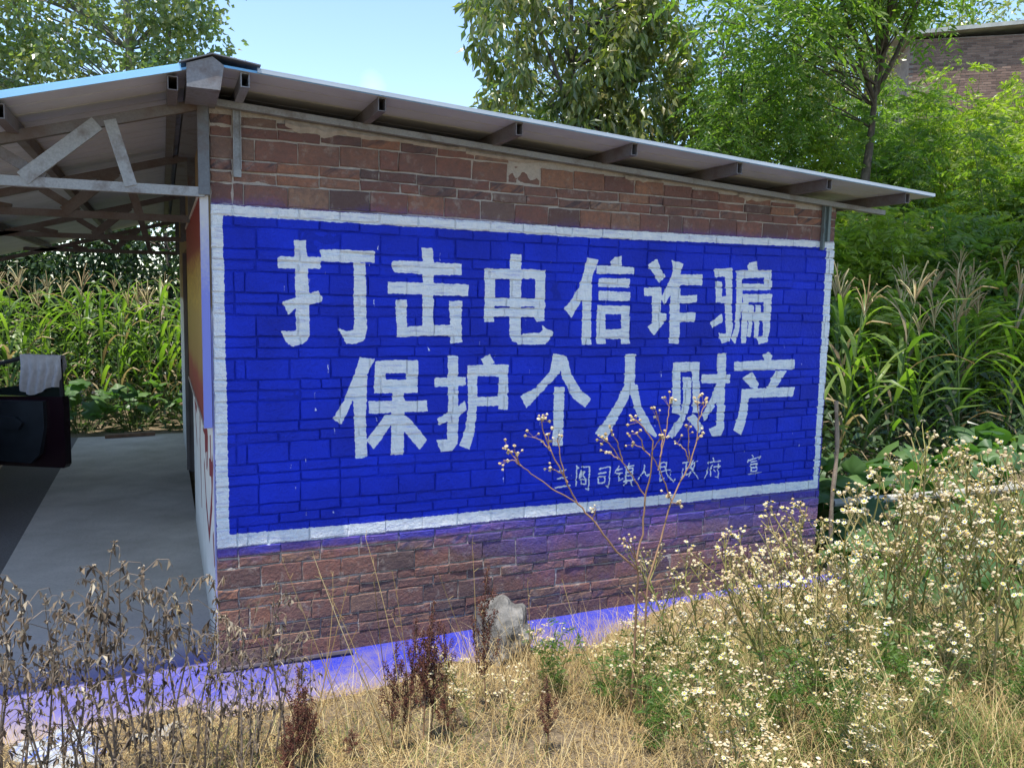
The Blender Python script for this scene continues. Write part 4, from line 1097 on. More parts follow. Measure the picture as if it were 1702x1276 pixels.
SHRUBS = [(8.0, 4.6, 2.5, 1.0), (9.2, 4.3, 2.7, 1.1), (10.3, 4.2, 2.6, 1.1), (11.5, 4.0, 2.8, 1.2), (12.7, 3.8, 2.8, 1.2), (14.0, 3.6, 3.0, 1.3), (9.7, 5.7, 2.9, 1.2), (11.2, 5.5, 2.5, 1.2), (12.6, 5.4, 2.4, 1.2), (14.2, 5.3, 3.9, 1.3), (15.4, 5.2, 3.9, 1.4),
          (12.0, 7.9, 3.0, 1.2), (13.7, 7.3, 3.9, 1.4), (15.3, 7.2, 4.3, 1.4), (17.0, 7.0, 4.2, 1.5), (16.2, 9.3, 4.2, 1.5), (18.2, 9.2, 4.4, 1.6), (20.3, 9.4, 4.0, 1.5), (14.4, 9.6, 3.6, 1.4), (8.4, 6.6, 2.6, 1.1), (8.8, 8.6, 2.8, 1.2), (10.9, 9.9, 3.0, 1.3), (20.2, 11.6, 3.4, 1.4), (22.3, 8.2, 4.9, 1.6), (23.8, 6.6, 4.9, 1.6), (20.2, 6.4, 4.6, 1.5), (21.4, 10.2, 4.4, 1.4), (18.4, 12.0, 3.6, 1.5), (13.0, 11.6, 3.2, 1.4), (7.0, 5.0, 2.0, .8), (7.7, 3.6, 1.9, .8), (9.0, 3.3, 1.9, .9), (10.6, 3.0, 2.0, .9), (12.0, 2.8, 2.0, 1.0), (15.4, 3.6, 3.0, 1.3)]
for k, (x, y, h, r_) in enumerate(SHRUBS):
    near = y < 4.0; up = y > 7.0
    hue = 'yellow-green' if k % 3 else 'deeper green'
    lab = f'{hue} feathery shrub ' + ('growing low right behind the corn' if near else 'high on the slope below the old brick building' if up and x > 14 else 'on the slope under the feathery trees' if up else 'midway up the slope above the corn')
    make_shrub('feathery_shrub', lab, (x, y, float(ground_z(x, y))-.05), h, r_, 13, 34, M_FEATHER if k % 3 else M_FEATHERD, (.46, 7, .36), lab.replace('shrub', 'shrubs'))

# ------------------------------------------------------------------ corn
def corn_strip(L, w, a0, bend, twist, nseg=7):
    """one arching leaf with a folded midrib, starting at the origin along +x"""
    t = np.linspace(0, 1, nseg+1); ang = a0 - bend*t**1.3
    dx = np.cos(ang); dz = np.sin(ang); P = np.stack([np.concatenate([[0], np.cumsum(dx[:-1])]), 0*t, np.concatenate([[0], np.cumsum(dz[:-1])])], 1)*L/nseg
    P[:, 1] = twist*t**2*L*.3
    W = w*np.sin(np.pi*np.clip(.12+.88*t, 0, 1))**.7*(1-.15*t); N = np.stack([-np.sin(ang), 0*t, np.cos(ang)], 1)
    tw = twist*t*2.0; S = np.stack([0*t, np.cos(tw), np.sin(tw)], 1)
    A = P + S*W[:, None]/2 + N*W[:, None]*.15 + N*(.012*np.sin(t*21))[:, None]; B = P - S*W[:, None]/2 + N*W[:, None]*.15 + N*(.012*np.cos(t*19))[:, None]
    V = np.stack([A, P, B], 1).reshape(-1, 3); i = np.arange(nseg)*3
    F = np.concatenate([np.stack([i, i+1, i+4, i+3], 1), np.stack([i+1, i+2, i+5, i+4], 1)])
    return V, F
CORN_LEAF = []
for k in range(9):
    b = MB(); b.add(*corn_strip(rng.uniform(.6, .9), rng.uniform(.042, .066), rng.uniform(1.0, 1.35), rng.uniform(1.2, 2.6), rng.uniform(-.6, .6)))
    CORN_LEAF.append(b.mesh('leaf', M_CORND if k > 6 else M_CORN, True))
TASSEL = []
for k in range(4):
    b = MB()
    for a in range(9):
        p = np.array([0, 0, .02*a]); an = rng.uniform(0, 6.28); ln_ = .30 if a == 8 else rng.uniform(.18, .30); out_ = 0.05 if a == 8 else rng.uniform(.08, .17)
        b.tube([p, p+[math.cos(an)*out_*.5, math.sin(an)*out_*.5, ln_*.6], p+[math.cos(an)*out_, math.sin(an)*out_, ln_*.95], p+[math.cos(an)*out_*1.25, math.sin(an)*out_*1.25, ln_*rng.uniform(.8, 1.0)]], [.0045, .007, .006, .002], 4, cap=False)
    TASSEL.append(b.mesh('tassel', M_TASSEL))
STALKS = []
for k in range(3):
    b = MB(); z = np.linspace(0, 1, 9); b.tube(np.stack([.02*np.sin(z*3+k), .02*np.cos(z*4+k), z], 1), .013-.007*z, 6); STALKS.append(b.mesh('stalk', M_STALK))
def corn(x, y, h, label, group, dry=0.12, tas=.55):
    z = float(ground_z(x, y)); rz = rng.uniform(0, 6.28); has = rng.uniform() < tas and h > 1.6
    label, group = (label[0], group + ' with tassels') if has else (label[1], group + ' without tassels')
    root = thing('corn_plant', label, 'corn', (x, y, z-.03), rz, group); root.rotation_euler = (rng.normal()*.07, rng.normal()*.07, rz)
    o = bpy.data.objects.new('stalk', STALKS[rng.integers(3)]); COL.objects.link(o); o.parent = root; o.scale = (1, 1, h)
    n = 13; az = rng.uniform(0, 6.28)
    for k in range(n):
        f = .10 + .80*k/(n-1)
        isdry = k < 3 and rng.uniform() < .6 or rng.uniform() < dry
        o = bpy.data.objects.new('leaf', CORN_LEAF[rng.integers(7, 9) if isdry else rng.integers(0, 7)]); COL.objects.link(o); o.parent = root
        o.location = (0, 0, f*h); o.rotation_euler = (0, 0, az + k*3.14 + rng.normal()*.4); s = (0.75+.5*math.sin(3.0*f+.1))*rng.uniform(.85, 1.1); o.scale = (s, s*1.05, s)
    if has:
        o = bpy.data.objects.new('tassel', TASSEL[rng.integers(4)]); COL.objects.link(o); o.parent = root; o.location = (0, 0, h*.97); s = rng.uniform(.8, 1.3); o.scale = (s, s, s)
for row, y in enumerate((10.2, 10.9, 11.6, 12.4)):
    for x in np.arange(-6.6, 1.4, .36):
        xx = x + rng.normal()*.09; yy = y + rng.normal()*.1
        corn(xx, yy, rng.uniform(2.0, 2.45), ('tall corn plant topped by a dry tassel in the front row beyond the carport', 'tall corn plant without a tassel in the front row beyond the carport') if row == 0 else ('tall corn plant topped by a dry tassel, standing behind the front row beyond the carport', 'tall corn plant without a tassel, standing behind the front row beyond the carport'), 'front row corn beyond the carport' if row == 0 else 'rear rows of corn beyond the carport', .08)
for (x0, y) in ((5.9, 1.7), (6.1, 2.3), (6.4, 3.0), (6.8, 3.7)):
    for x in np.arange(x0, x0+5.2, .50):
        xx = x + rng.normal()*.2; yy = y - (x-x0)*.10 + rng.normal()*.25
        corn(xx, yy, rng.uniform(1.35, 2.2), ('corn plant topped by a dry tassel in the shaded patch right of the shed', 'short corn plant without a tassel in the shaded patch right of the shed'), 'corn right of the shed', .13, .9)

b = MB()
n = 15000; X = rng.uniform(5.2, 15, n); Y = rng.uniform(1.2, 5.4, n); P = np.stack([X, Y, ground_z(X, Y) + rng.uniform(0, 1, n)**1.4*np.interp(Y, [1.2, 2.4, 5.4], [.5, 1.3, 2.0])], 1)
add_leaves(b, P, rdir(n)*[1, 1, .5]+[0, 0, .2], rng.uniform(.08, .26, n), rng.uniform(.02, .07, n), .25, .35)
n = 4500; X = rng.uniform(-7, 1.5, n); Y = rng.uniform(9.2, 13.0, n); P = np.stack([X, Y, ground_z(X, Y) + rng.uniform(0, 1, n)**1.3*np.interp(Y, [9.2, 10.2, 13], [.3, .9, 1.5])], 1)
add_leaves(b, P, rdir(n)*[1, 1, .5]+[0, 0, .2], rng.uniform(.08, .22, n), rng.uniform(.03, .08, n), .25, .35)
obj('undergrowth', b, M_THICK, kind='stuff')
# ------------------------------------------------------------------ squash and broad ground leaves
LEAFM = []
for k in range(4):
    b = MB(); n = 18; a = np.linspace(0, 2*math.pi, n, endpoint=False)
    r_ = 1.0 + .10*np.cos(5*a) + .05*np.sin(9*a+k) - .55*np.exp(-((a-math.pi)/.28)**2)
    rings = [(.0, 0)]; V = [[0, 0, 0]]
    for f in (.5, 1.0): V += [[f*r_[i]*math.cos(a[i]), f*r_[i]*math.sin(a[i]), -.30*f*f + .07*math.sin(5*a[i]+k)*f*f + .05*math.cos(10*a[i])*f] for i in range(n)]
    i = np.arange(n); j = (i+1) % n
    b.add(V, np.stack([0*i, 1+i, 1+j], 1)); b.F.append((np.stack([1+i, 1+n+i, 1+n+j, 1+j], 1), 0))
    LEAFM.append(b.mesh('leaf', M_SQUASH, True))
def squash(x, y, n, rad, hh, label, group, sz=.16):
    z = float(ground_z(x, y)); root = thing('squash_plant', label, 'squash plant', (x, y, z), 0, group)
    st = MB(); pl = []
    for k in range(n):
        a = rng.uniform(0, 6.28); d = rad*math.sqrt(rng.uniform(.05, 1)); p = np.array([math.cos(a)*d, math.sin(a)*d, hh*rng.uniform(.4, 1.0)])
        p[2] += float(ground_z(x+p[0], y+p[1])) - z
        st.tube(curve_to([p[0]*.3, p[1]*.3, 0.0], p, .15, 5), .006, 4, cap=False); pl.append((p, a))
    obj('stems', st, M_STALK, root)
    for p, a in pl:
        o = bpy.data.objects.new('leaf', LEAFM[rng.integers(4)]); COL.objects.link(o); o.parent = root; o.location = p
        s = sz*rng.uniform(.7, 1.25); o.scale = (s, s, s); o.rotation_euler = (rng.normal()*.4+.25, rng.normal()*.4, rng.uniform(0, 6.28))
for (x, y, n, r_, h) in ((4.8, -.65, 14, .38, .42), (5.4, -.8, 16, .5, .45), (6.1, -.9, 16, .5, .45), (5.2, -1.4, 12, .45, .38), (6.9, -1.0, 16, .5, .5), (4.4, -1.1, 9, .35, .34)):
    squash(x, y, n, r_, h, 'sunlit broad leaved squash plant among the white fleabane', 'sunlit squash plants', .20)
for (x, y, n, r_, h) in ((5.45, .3, 16, .5, .45), (6.1, .9, 18, .6, .5), (6.9, .6, 18, .6, .5), (7.7, .9, 18, .6, .55), (5.5, 1.2, 14, .45, .6), (8.6, .7, 18, .7, .5)):
    squash(x, y, n, r_, h, 'shaded broad leaved squash plant below the corn beside the shed', 'shaded squash plants by the corn', .17)
for x in np.arange(-5.2, .3, .75):
    squash(x+rng.normal()*.1, 9.55+rng.normal()*.15, 20, .55, .8, 'dark broad leaved bean plant at the foot of the corn beyond the carport', 'leafy plants at the foot of the corn', .13)

# ------------------------------------------------------------------ foreground: dry grass, weeds, flowers
def blades(n, xr, yr, L, w, lie, dens=None):
    X = rng.uniform(*xr, n*3); Y = rng.uniform(*yr, n*3)
    keep = np.ones(len(X), bool) if dens is None else rng.uniform(size=len(X)) < dens(X, Y)
    X = X[keep][:n]; Y = Y[keep][:n]; n = len(X)
    P = np.stack([X, Y, ground_z(X, Y)-.005], 1); a = rng.uniform(0, 6.28, n)
    up = np.clip(lie + .25*rng.normal(size=n), .02, 2.5)
    D = unit(np.stack([np.cos(a), np.sin(a), up], 1)); S = np.stack([-np.sin(a), np.cos(a), 0*a], 1)
    Ln = rng.uniform(*L, n)[:, None]; W = rng.uniform(*w, n)[:, None]
    m = P + D*Ln*.55; t = P + D*Ln*[1, 1, .8] + rng.normal(size=(n, 3))*Ln*.12
    V = np.stack([P - S*W/2, P + S*W/2, m + S*W*.4, m - S*W*.4, t], 1).reshape(-1, 3); i = np.arange(n)[:, None]*5
    return V, i + np.array([[0, 1, 2, 3]]), i + np.array([[3, 2, 4]])
b = MB()
def addb(*a, **k):
    V, q, t = blades(*a, **k); b.add(V, q); b.F.append((t + b.n - len(V), 0))
dl = lambda X, Y: smooth((-.42+.33*smooth((X-2.1)/1.0)-.05*np.sin(X*3.1)-.03*np.sin(X*8.3+1)-Y)/.16)
addb(60000, (-1.6, 5.2), (-3.6, -.08), (.04, .16), (.0018, .0038), .22, dens=dl)
addb(17000, (-1.6, 5.4), (-3.2, -.5), (.12, .42), (.0016, .0034), 1.2, dens=lambda X, Y: .25+.75*smooth((X-1.0)/1.0))
obj('dry_grass', b, M_STRAW, kind='stuff')
b = MB()
addb(26000, (1.2, 5.6), (-3.4, -.9), (.06, .26), (.002, .0045), .9, dens=lambda X, Y: smooth((X-1.5)/1.5)*(.35+.65*(np.sin(X*3+Y*2)*np.sin(Y*4.3+1) > 0)))
addb(900, (-.2, 1.3), (-2.0, -.9), (.05, .14), (.002, .004), .9)
addb(5000, (4.9, 8.0), (-2.0, 1.0), (.1, .3), (.003, .006), .9)
obj('green_grass', b, M_GRASS, kind='stuff')

# white fleabane
def head(mb, c, r, face, dry):
    n = 7; a = np.arange(n)*2*math.pi/n + rng.uniform(0, 1); f = unit(np.array(face)); s = unit(np.cross(f, [0.3, .9, .1])); u = np.cross(s, f)
    c = np.array(c)
    if dry:
        V = [c - f*r*.9] + [c + (s*math.cos(x)+u*math.sin(x))*r*.75 for x in a] + [c + f*r*.6]
        i = np.arange(n); j = (i+1) % n
        mb.add(V, np.concatenate([np.stack([0*i, 1+j, 1+i], 1), np.stack([0*i+n+1, 1+i, 1+j], 1)]), 2)
    else:
        V = [c]; V += [c + (s*math.cos(x)+u*math.sin(x))*r*rng.uniform(.85, 1.1) + f*r*.15 for x in a]
        V += [c + (s*math.cos(x+.45)+u*math.sin(x+.45))*r*.62 + f*r*.02 for x in a]
        i = np.arange(n); j = (i+1) % n
        mb.add(V, np.concatenate([np.stack([0*i, 1+i, 1+n+i], 1), np.stack([0*i, 1+n+i, 1+j], 1)]), 0)
        V = [c + f*r*.32] + [c + (s*math.cos(x)+u*math.sin(x))*r*.42 + f*r*.12 for x in a]
        mb.add(V, np.stack([0*i, 1+i, 1+j], 1), 1)
        mb.add([c - f*r*.55] + [c + (s*math.cos(x)+u*math.sin(x))*r*.45 for x in a], np.stack([0*i, 1+j, 1+i], 1), 3)
def flea_mesh(k):
    st = MB(); fl = MB(); lf = MB(); dry = .38 + .28*(k % 3)
    lean = rng.normal(size=2)*.12
    def axis(t): return np.array([lean[0]*t*t + .015*math.sin(t*7+k), lean[1]*t*t, t])
    st.tube([axis(t) for t in np.linspace(0, .8, 8)], np.linspace(.0062, .0038, 8), 5, cap=False)
    for m in range(9):
        t0 = .30 + .52*(m/8); p = axis(min(t0, .8)); a = m*2.4 + rng.uniform(-.4, .4)
        ln_ = (.50-.34*m/8)*rng.uniform(.8, 1.1); q = p + [math.cos(a)*ln_*.52, math.sin(a)*ln_*.52, ln_*.85]
        q[2] = min(q[2], 1.0)
        c = curve_to(p, q, -.08, 6); st.tube(c, np.linspace(.0036, .0022, 6), 4, cap=False)
        for w in range(4):
            tt = rng.uniform(.5, 1.0); p2 = c[int(tt*5)]; a2 = rng.uniform(0, 6.28); l2 = rng.uniform(.04, .11)
            q2 = p2 + [math.cos(a2)*l2*.5, math.sin(a2)*l2*.5, l2*.9]
            st.tube([p2, (p2+q2)/2+[0, 0, -.004], q2], [.0020, .0017, .0014], 3, cap=False)
            for _ in range(rng.integers(1, 5)):
                a3 = rng.uniform(0, 6.28); q3 = q2 + [math.cos(a3)*.018, math.sin(a3)*.018, rng.uniform(.0, .022)]
                st.tube([q2 - [0, 0, .012], q3], [.0008, .0007], 3, cap=False)
                d = rng.uniform() < dry
                head(fl, q3, rng.uniform(.007, .013) if d else rng.uniform(.007, .0165), [math.cos(a3)*.4, math.sin(a3)*.4-.15, 1], d)
    n = 26; T = rng.uniform(.08, .75, n); P = np.array([axis(t) for t in T]); D = rdir(n)*[1, 1, .3] + [0, 0, .3]
    add_leaves(lf, P, D, rng.uniform(.03, .08, n), .010, .15, .35)
    return st.mesh('stem', M_FSTEM), fl.mesh('flowers', [M_PETAL, M_YELLOW, M_TAN, M_STALK]), lf.mesh('leaves', M_HERB)
def st_top(me): return max(v.co.z for v in me.vertices)
FLEA_V = [flea_mesh(k) for k in range(9)]
FLEA = [(3.2,-2.2,1.39),(3.65,-2.35,1.43),(3.06,-2.0,1.22),(3.63,-2.1,1.29),(2.28,-1.9,1.09),(2.73,-1.8,0.98),(2.56,-2.1,1.07),(3.43,-1.9,1.0),(3.62,-2.3,1.13),(3.22,-1.7,0.83),(2.01,-1.75,0.89),(2.2,-1.7,0.68),(1.83,-1.5,0.31),(1.09,-1.5,0.4),(1.54,-1.35,0.41),(0.96,-1.6,0.36),(1.19,-1.7,0.36),(2.16,-2.2,0.93),(2.69,-2.3,0.88),(3.12,-2.4,0.97),(3.28,-2.5,0.85),(2.37,-2.3,0.84),(2.15,-1.9,0.8),(2.27,-2.0,1.01),(2.51,-1.9,1.04),(2.39,-1.7,0.65),(2.54,-1.8,0.71),(2.5,-2.0,0.87),(2.66,-2.1,1.01),(1.95,-1.7,0.58),(2.17,-1.6,0.5),(1.98,-1.5,0.41),(3.08,-2.1,1.26),(3.0,-2.3,1.32),(3.34,-2.2,1.24),(3.28,-2.4,1.37),(3.44,-2.4,1.39),(3.14,-2.4,1.14),(3.45,-2.5,1.24),(2.75,-2.2,1.07),(2.65,-2.2,0.88),(2.91,-2.2,0.97),(3.3,-2.5,1.02),(1.75,-1.9,0.47),(1.93,-1.9,0.38),(2.06,-1.9,0.42),(2.64,-2.19,0.57),(1.45,-2.97,0.54),(4.74,-1.22,0.67),(1.75,-2.42,0.6),(1.79,-2.6,0.55),(2.9,-1.54,0.51),(2.29,-2.63,0.43),(3.9,-1.6,0.53),(3.91,-1.6,0.93),(3.74,-2.26,0.81),(5.36,-1.02,0.34),(3.11,-1.28,0.66),(3.63,-2.15,0.47),(4.42,-1.43,0.54),(2.16,-3.09,0.44),(2.53,-2.22,0.35),(3.54,-2.03,0.22),(2.74,-2.69,0.34),(1.68,-2.46,0.44),(2.87,-2.3,0.24),(2.29,-2.23,0.27),(3.47,-2.52,0.4),(1.69,-2.89,0.35),(2.22,-3.01,0.73),(1.99,-2.45,0.28),(2.32,-2.74,0.49),(2.14,-2.84,0.18),(2.52,-2.85,0.65),(2.75,-1.88,0.57),(1.65,-2.56,0.74),(1.73,-2.59,0.23),(3.39,-2.29,0.33)]
for k, (x, y, h) in enumerate(FLEA):
    st, fl, lf = FLEA_V[k % 9]
    lab, grp = (('wild white fleabane growing around the boulder and the dead branching weed', 'fleabane around the boulder') if x < 2.0 else
                ('wild white fleabane in front of the right half of the painted wall', 'fleabane before the right half of the wall') if x < 3.0 else
                ('tall wild white fleabane standing right of the wall end, before the corn', 'tall fleabane right of the wall end') if h > .62 else
                ('low wild white fleabane right of the wall end, in the sunlit grass', 'low fleabane right of the wall end'))
    root = thing('fleabane', lab, 'wildflower', (x, y, float(ground_z(x, y))-.01), rng.uniform(0, 6.28), grp)
    tilt = -.20 + rng.normal()*.13 if h > .5 else rng.normal()*.12
    root.location.x -= math.sin(tilt)*h*.8
    root.rotation_mode = 'QUATERNION'; root.rotation_quaternion = Matrix.Rotation(tilt, 3, 'Y').to_quaternion() @ Matrix.Rotation(rng.uniform(0, 6.28), 3, 'Z').to_quaternion()
    s = max(h, .3)/st_top(st); root.scale = (.55+.45*s, .55+.45*s, s)
    for nm, me in (('stem', st), ('flowers', fl), ('leaves', lf)):
        o = bpy.data.objects.new(nm, me); COL.objects.link(o); o.parent = root
        if nm != 'stem': o['kind'] = 'stuff'

# the tall branching dead weed in front of the slogan
WEED = [[(1.802,-1.8,0.906),(1.799,-1.814,0.988),(1.771,-1.835,1.04),(1.761,-1.844,1.077)],[(1.794,-1.8,1.009),(1.664,-1.809,1.118),(1.555,-1.807,1.259),(1.469,-1.779,1.356),(1.405,-1.792,1.46),(1.325,-1.789,1.605),(1.292,-1.763,1.703),(1.278,-1.774,1.76)],[(1.457,-1.8,1.362),(1.34,-1.787,1.432),(1.27,-1.769,1.484),(1.184,-1.77,1.545),(1.154,-1.742,1.591),(1.133,-1.722,1.623)],[(1.17,-1.8,1.552),(1.141,-1.791,1.578),(1.092,-1.791,1.581)],[(1.162,-1.8,1.56),(1.116,-1.845,1.635)],[(1.401,-1.8,1.462),(1.368,-1.799,1.574),(1.352,-1.799,1.668)],[(1.41,-1.8,1.457),(1.397,-1.772,1.495),(1.341,-1.735,1.519)],[(1.319,-1.8,1.608),(1.294,-1.763,1.649),(1.26,-1.727,1.664)],[(1.306,-1.8,1.624),(1.302,-1.804,1.69)],[(1.791,-1.8,1.051),(1.83,-1.789,1.186),(1.834,-1.792,1.362),(1.845,-1.818,1.474),(1.845,-1.819,1.63),(1.787,-1.818,1.705),(1.752,-1.797,1.736)],[(1.824,-1.8,1.365),(1.754,-1.799,1.46),(1.686,-1.812,1.54),(1.621,-1.809,1.624),(1.571,-1.816,1.659)],[(1.694,-1.8,1.538),(1.656,-1.809,1.638),(1.611,-1.821,1.69)],[(1.68,-1.8,1.547),(1.651,-1.746,1.574)],[(1.848,-1.8,1.552),(1.833,-1.755,1.586),(1.794,-1.717,1.602)],[(1.818,-1.8,1.579),(1.784,-1.796,1.653),(1.782,-1.762,1.664)],[(1.859,-1.8,0.916),(1.941,-1.774,1.111),(2.002,-1.77,1.317),(2.061,-1.752,1.402),(2.12,-1.753,1.501),(2.179,-1.72,1.621),(2.184,-1.714,1.705),(2.172,-1.709,1.799)],[(1.981,-1.8,1.327),(1.904,-1.816,1.47),(1.827,-1.838,1.577),(1.839,-1.891,1.667)],[(1.895,-1.8,1.483),(1.932,-1.785,1.619),(1.958,-1.774,1.724),(1.979,-1.752,1.819)],[(1.906,-1.8,1.549),(1.938,-1.767,1.641),(1.886,-1.771,1.767)],[(2.07,-1.8,1.514),(2.044,-1.804,1.575),(2.008,-1.775,1.609)],[(2.08,-1.8,1.522),(2.065,-1.802,1.573),(2.051,-1.813,1.693)],[(2.119,-1.8,1.713),(2.176,-1.784,1.813)],[(2.11,-1.8,1.612),(2.125,-1.836,1.668)],[(1.976,-1.8,1.319),(2.03,-1.802,1.306)],[(1.785,-1.8,1.06),(1.722,-1.827,1.15),(1.677,-1.845,1.181)],[(1.788,-1.8,1.068),(1.742,-1.841,1.136),(1.72,-1.844,1.172)],[(1.545,-1.8,1.274),(1.556,-1.809,1.324)],[(1.965,-1.8,1.345),(1.985,-1.756,1.349)]]
root = thing('dead_weed', 'tall branching dead weed with tan seed heads standing before the blue wall', 'weed', tuple(WEED[0][0]))
inv = Matrix.Translation(-root.location)
st = MB(); fl = MB()
W0 = [np.array(p, float) for p in WEED]
for k, p in enumerate(W0):
    if k in (0, 15): p = np.concatenate([[[p[0][0]+.012, p[0][1]+.02, float(ground_z(p[0][0], p[0][1]))-.02]], p])
    big = k in (0, 1, 9, 15); r0 = .0066 if k == 0 else .0052 if big else .0034
    fine = np.stack([np.interp(np.linspace(0, len(p)-1, 4*len(p)), np.arange(len(p)), p[:, a]) for a in range(3)], 1) + rng.normal(size=(4*len(p), 3))*.0015
    st.tube(fine, np.linspace(r0, r0*.42 if big else .0019, len(fine)), 6, cap=False)
    if k == 0: continue
    tip = p[-1]; nh = 8 if len(p) > 3 else 4
    for m in range(nh):
        q = tip + rng.normal(size=3)*[.016, .016, .016]; s_ = p[-1] - (p[-1]-p[-2])*rng.uniform(.05, .5)
        st.tube([s_, q], [.0011, .0009], 3, cap=False); head(fl, q, rng.uniform(.008, .0135), rng.normal(size=3)*.5+[0, 0, 1], True)
o = obj('stem', st, M_DSTEM, root, True); o.matrix_parent_inverse = inv
o = obj('seed_heads', fl, [M_PETAL, M_YELLOW, M_TAN, M_STALK], root, kind='stuff'); o.matrix_parent_inverse = inv

# wilted weeds on the left
def wilt_mesh(k):
    st = MB(); lf = MB(); t = np.linspace(0, 1, 12); ln_ = rng.normal(size=2)*.07
    ax = np.stack([ln_[0]*t + .012*np.sin(t*9+k), ln_[1]*t, t - .05*np.clip(t-.88, 0, 1)*6], 1)
    nod = rng.uniform(0, 6.28); ax[-2:, 0] += math.cos(nod)*np.array([.012, .035]); ax[-2:, 1] += math.sin(nod)*np.array([.012, .035]); ax[-1, 2] -= .035
    st.tube(ax, np.linspace(.0058, .0012, 12), 5, cap=False)
    P = []; 
    for m in range(19):
        f = rng.uniform(.15, .96); p = np.array([np.interp(f, t, ax[:, a]) for a in range(3)]); a = m*2.4+rng.normal()*.3; l = rng.uniform(.04, .16)*(1.1-.4*f)
        c = np.array([p, p+[math.cos(a)*l*.6, math.sin(a)*l*.6, l*.5], p+[math.cos(a)*l, math.sin(a)*l, l*.42], p+[math.cos(a)*l*1.12, math.sin(a)*l*1.12, l*.05]])
        st.tube(c, [.0022, .0016, .0012, .0008], 3, cap=False)
        P += [c[rng.integers(1, 4)] for _ in range(rng.integers(1, 6))]
    P = np.array(P + [ax[i] for i in rng.integers(3, 12, 14)]); n = len(P)
    D = rng.normal(size=(n, 3))*.28 + [0, 0, -1]
    add_leaves(lf, P, D, rng.uniform(.018, .062, n), rng.uniform(.005, .013, n), 1.0, .05, four=True)
    n2 = 60; P2 = np.array([ax[i] for i in rng.integers(6, 12, n2)]) + rng.normal(size=(n2, 3))*.003; add_leaves(lf, P2, rdir(n2), .012, .007, .5, .1)
    return st.mesh('stem', M_WSTEM), lf.mesh('withered_leaves', M_WILT)
WV = [wilt_mesh(k) for k in range(7)]
WILT = [(-.50, -1.4, 1.24), (-.81, -1.42, 1.18), (-.76, -1.35, 1.06), (-.71, -1.5, 1.10), (-.65, -1.4, 1.12), (-.58, -1.3, 1.13), (-.46, -1.5, 1.05), (-.41, -1.35, 1.14), (-.35, -1.45, 1.2), (-.28, -1.4, 1.1), (-.22, -1.3, 1.02), (-.08, -1.4, .9), (-.88, -1.45, 1.02), (-.6, -1.6, .95), (-.3, -1.6, .85), (-.15, -1.5, .75), (-.95, -1.3, .9), (-.7, -1.2, .8), (-.5, -1.15, .8), (.05, -1.45, .7), (-.93, -1.2, 1.1), (-.62, -1.15, 1.0), (-.33, -1.2, .9), (-.18, -1.38, 1.05), (-.12, -1.2, .7), (.0, -1.3, .8), (.08, -1.3, .95), (.14, -1.5, .8), (.20, -1.4, 1.0), (.02, -1.55, .95), (.30, -1.45, .7), (-.52, -1.55, .8), (-.74, -1.62, .75), (-.42, -1.25, .95), (-.84, -1.55, .8)]
for k, (x, y, zt_) in enumerate(WILT):
    z = float(ground_z(x, y)); st, lf = WV[k % 7]
    root = thing('wilted_weed', 'dead upright weed with shrivelled hanging brown leaves in the left foreground', 'weed', (x, y, z-.01), rng.uniform(0, 6.28), 'wilted weeds in the left foreground')
    root.rotation_euler = (rng.normal()*.07, rng.normal()*.07, rng.uniform(0, 6.28)); s = (zt_-z)/st_top(st); root.scale = (.6+.5*s, .6+.5*s, s)
    for nm, me in (('stem', st), ('withered_leaves', lf)):
        o = bpy.data.objects.new(nm, me); COL.objects.link(o); o.parent = root
        if nm != 'stem': o['kind'] = 'stuff'
# dock spikes
def dock_mesh(k):
    st = MB(); sd = MB(); t = np.linspace(0, 1, 9); ax = np.stack([.03*np.sin(t*2+k), .02*np.cos(t*3+k), t], 1); st.tube(ax, np.linspace(.0055, .002, 9), 5, cap=False)
    C = []
    for m in range(10):
        f = .25+.5*m/10; p = np.array([np.interp(f, t, ax[:, a]) for a in range(3)]); a = m*2.4; l = .26*(1-.7*f)
        c = np.array([p, p+[math.cos(a)*l*.35, math.sin(a)*l*.35, l*.6], p+[math.cos(a)*l*.4, math.sin(a)*l*.4, l*1.1]]); st.tube(c, [.0022, .0015, .001], 3, cap=False)
        C += [c[0]+(c[1]-c[0])*u for u in rng.uniform(.2, 1, 60)] + [c[1]+(c[2]-c[1])*u for u in rng.uniform(0, 1, 60)]
    C += [np.array([np.interp(u, t, ax[:, a]) for a in range(3)]) for u in rng.uniform(.3, 1, 520)]
    C = np.array(C); n = len(C); add_leaves(sd, C + rng.normal(size=(n, 3))*.010, rdir(n)+[0, 0, -.5], rng.uniform(.008, .014, n), rng.uniform(.007, .011, n), .35, .1)
    return st.mesh('stem', M_DSTEM), sd.mesh('seeds', M_DOCK)
DV = [dock_mesh(k) for k in range(4)]
DOCK = [(.25, -1.6, .69), (.67, -1.6, .75), (.84, -1.55, .9), (.92, -1.6, .50), (.48, -1.6, .37), (1.22, -1.35, .95), (.19, -1.62, .42), (.90, -1.1, .62), (.98, -1.05, .55), (1.04, -1.15, .6), (.3, -1.5, .45), (1.28, -1.9, .62), (.28, -1.62, .62), (.22, -1.66, .55), (.95, -1.12, .5), (.70, -1.58, .6), (.86, -1.5, .72), (.16, -1.7, .35)]
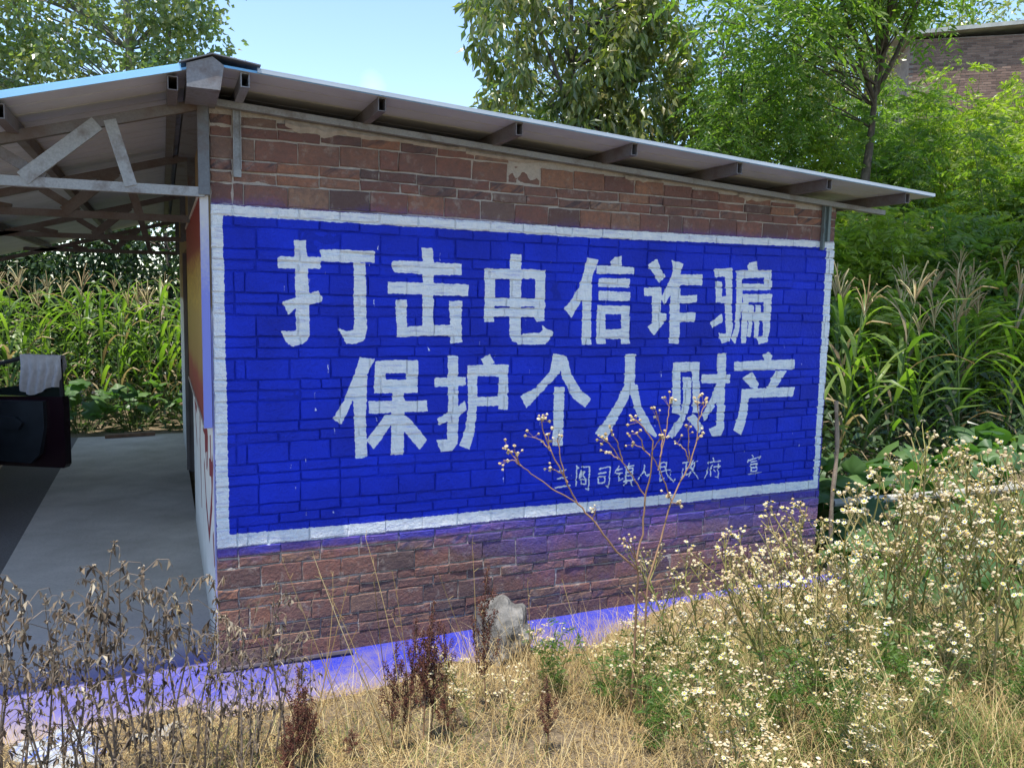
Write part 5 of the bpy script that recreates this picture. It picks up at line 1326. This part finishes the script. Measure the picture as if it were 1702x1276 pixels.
for k, (x, y, zt_) in enumerate(DOCK):
    z = float(ground_z(x, y)); st, sd = DV[k % 4]; s = zt_-z
    root = thing('dock_plant', 'dried dock plant, a dark red-brown spike of seeds before the straw', 'weed', (x, y, z-.01), rng.uniform(0, 6.28), 'dried dock plants'); root.scale = (.45+.55*s, .45+.55*s, s)
    for nm, me in (('stem', st), ('seeds', sd)):
        o = bpy.data.objects.new(nm, me); COL.objects.link(o); o.parent = root
        if nm != 'stem': o['kind'] = 'stuff'
# bare pale grass stalks
STALKL = [((.66, -1.62), (.32, -1.5, 1.14)), ((.65, -1.60), (.36, -1.45, 1.02)), ((.70, -1.62), (.55, -1.5, 1.2)), ((.72, -1.6), (.66, -1.55, 1.05)), ((.62, -1.6), (.50, -1.6, .62)), ((.58, -1.65), (.45, -1.6, .58)),
          ((1.75, -1.6), (1.58, -1.45, .86)), ((.05, -1.5), (.36, -1.3, .9)), ((-.05, -1.6), (.25, -1.4, .82)), ((-.1, -1.5), (.12, -1.4, 1.0)), ((.0, -1.7), (.1, -1.55, .9)), ((-.35, -1.75), (.02, -1.5, .95)), ((-.6, -1.75), (-.2, -1.5, .75))]
for k in range(26):
    x_ = rng.uniform(-.25, 1.5); y_ = rng.uniform(-1.7, -1.1); STALKL.insert(0, ((x_, y_), (x_+rng.normal()*.14-.08, y_+rng.normal()*.08, float(ground_z(x_, y_))+rng.uniform(.35, .9))))
NPALE = len(STALKL)-6
for k, (p, q) in enumerate(STALKL):
    z = float(ground_z(*p)); c = curve_to((p[0], p[1], z-.01), q, .06, 10)
    b = MB(); b.tube(c, np.linspace(.0028, .0011, 10), 5)
    for m in range(5):
        e = c[-1-m % 3]; b.tube([e, e + rng.normal(size=3)*.012 + [0, 0, .012]], [.0012, .0008], 3)
    tag(obj('dry_stalk', b, M_STRAW if k < NPALE else M_WSTEM), 'single bare dry grass stalk standing up from the straw' if k < NPALE else 'leafless brown weed stem leaning over the blue strip', 'stalk', 'bare pale stalks' if k < NPALE else 'leaning brown stems')
# mugwort clumps
for (x, y, h) in ((1.62, -1.35, .42), (1.75, -1.7, .35), (1.9, -2.0, .36), (2.5, -1.5, .3), (2.15, -2.3, .34), (1.7, -2.1, .4), (2.0, -1.6, .42), (2.3, -2.6, .4), (2.75, -2.7, .42), (3.0, -2.3, .4), (3.3, -2.7, .45), (2.6, -2.2, .38), (3.5, -2.2, .4)):
    z = float(ground_z(x, y)); root = thing('mugwort', 'bushy green mugwort with finely cut leaves among the fleabane and dry grass', 'weed', (x, y, z-.01), 0, 'green mugwort clumps')
    st = MB(); lf = MB(); 
    for m in range(7):
        q = np.array([rng.normal()*.10, rng.normal()*.10, h*rng.uniform(.6, 1)]); c = curve_to((0, 0, 0), q, .1, 7); st.tube(c, .002, 4, cap=False)
        P = c[rng.integers(1, 7, 12)]; add_fronds(lf, P, rdir(12)*[1, 1, .4]+[0, 0, .35], rng.uniform(.05, .09, 12), 4, .12, .5, .1)
    obj('stems', st, M_STALK, root); o = obj('foliage', lf, M_HERB, root, kind='stuff')
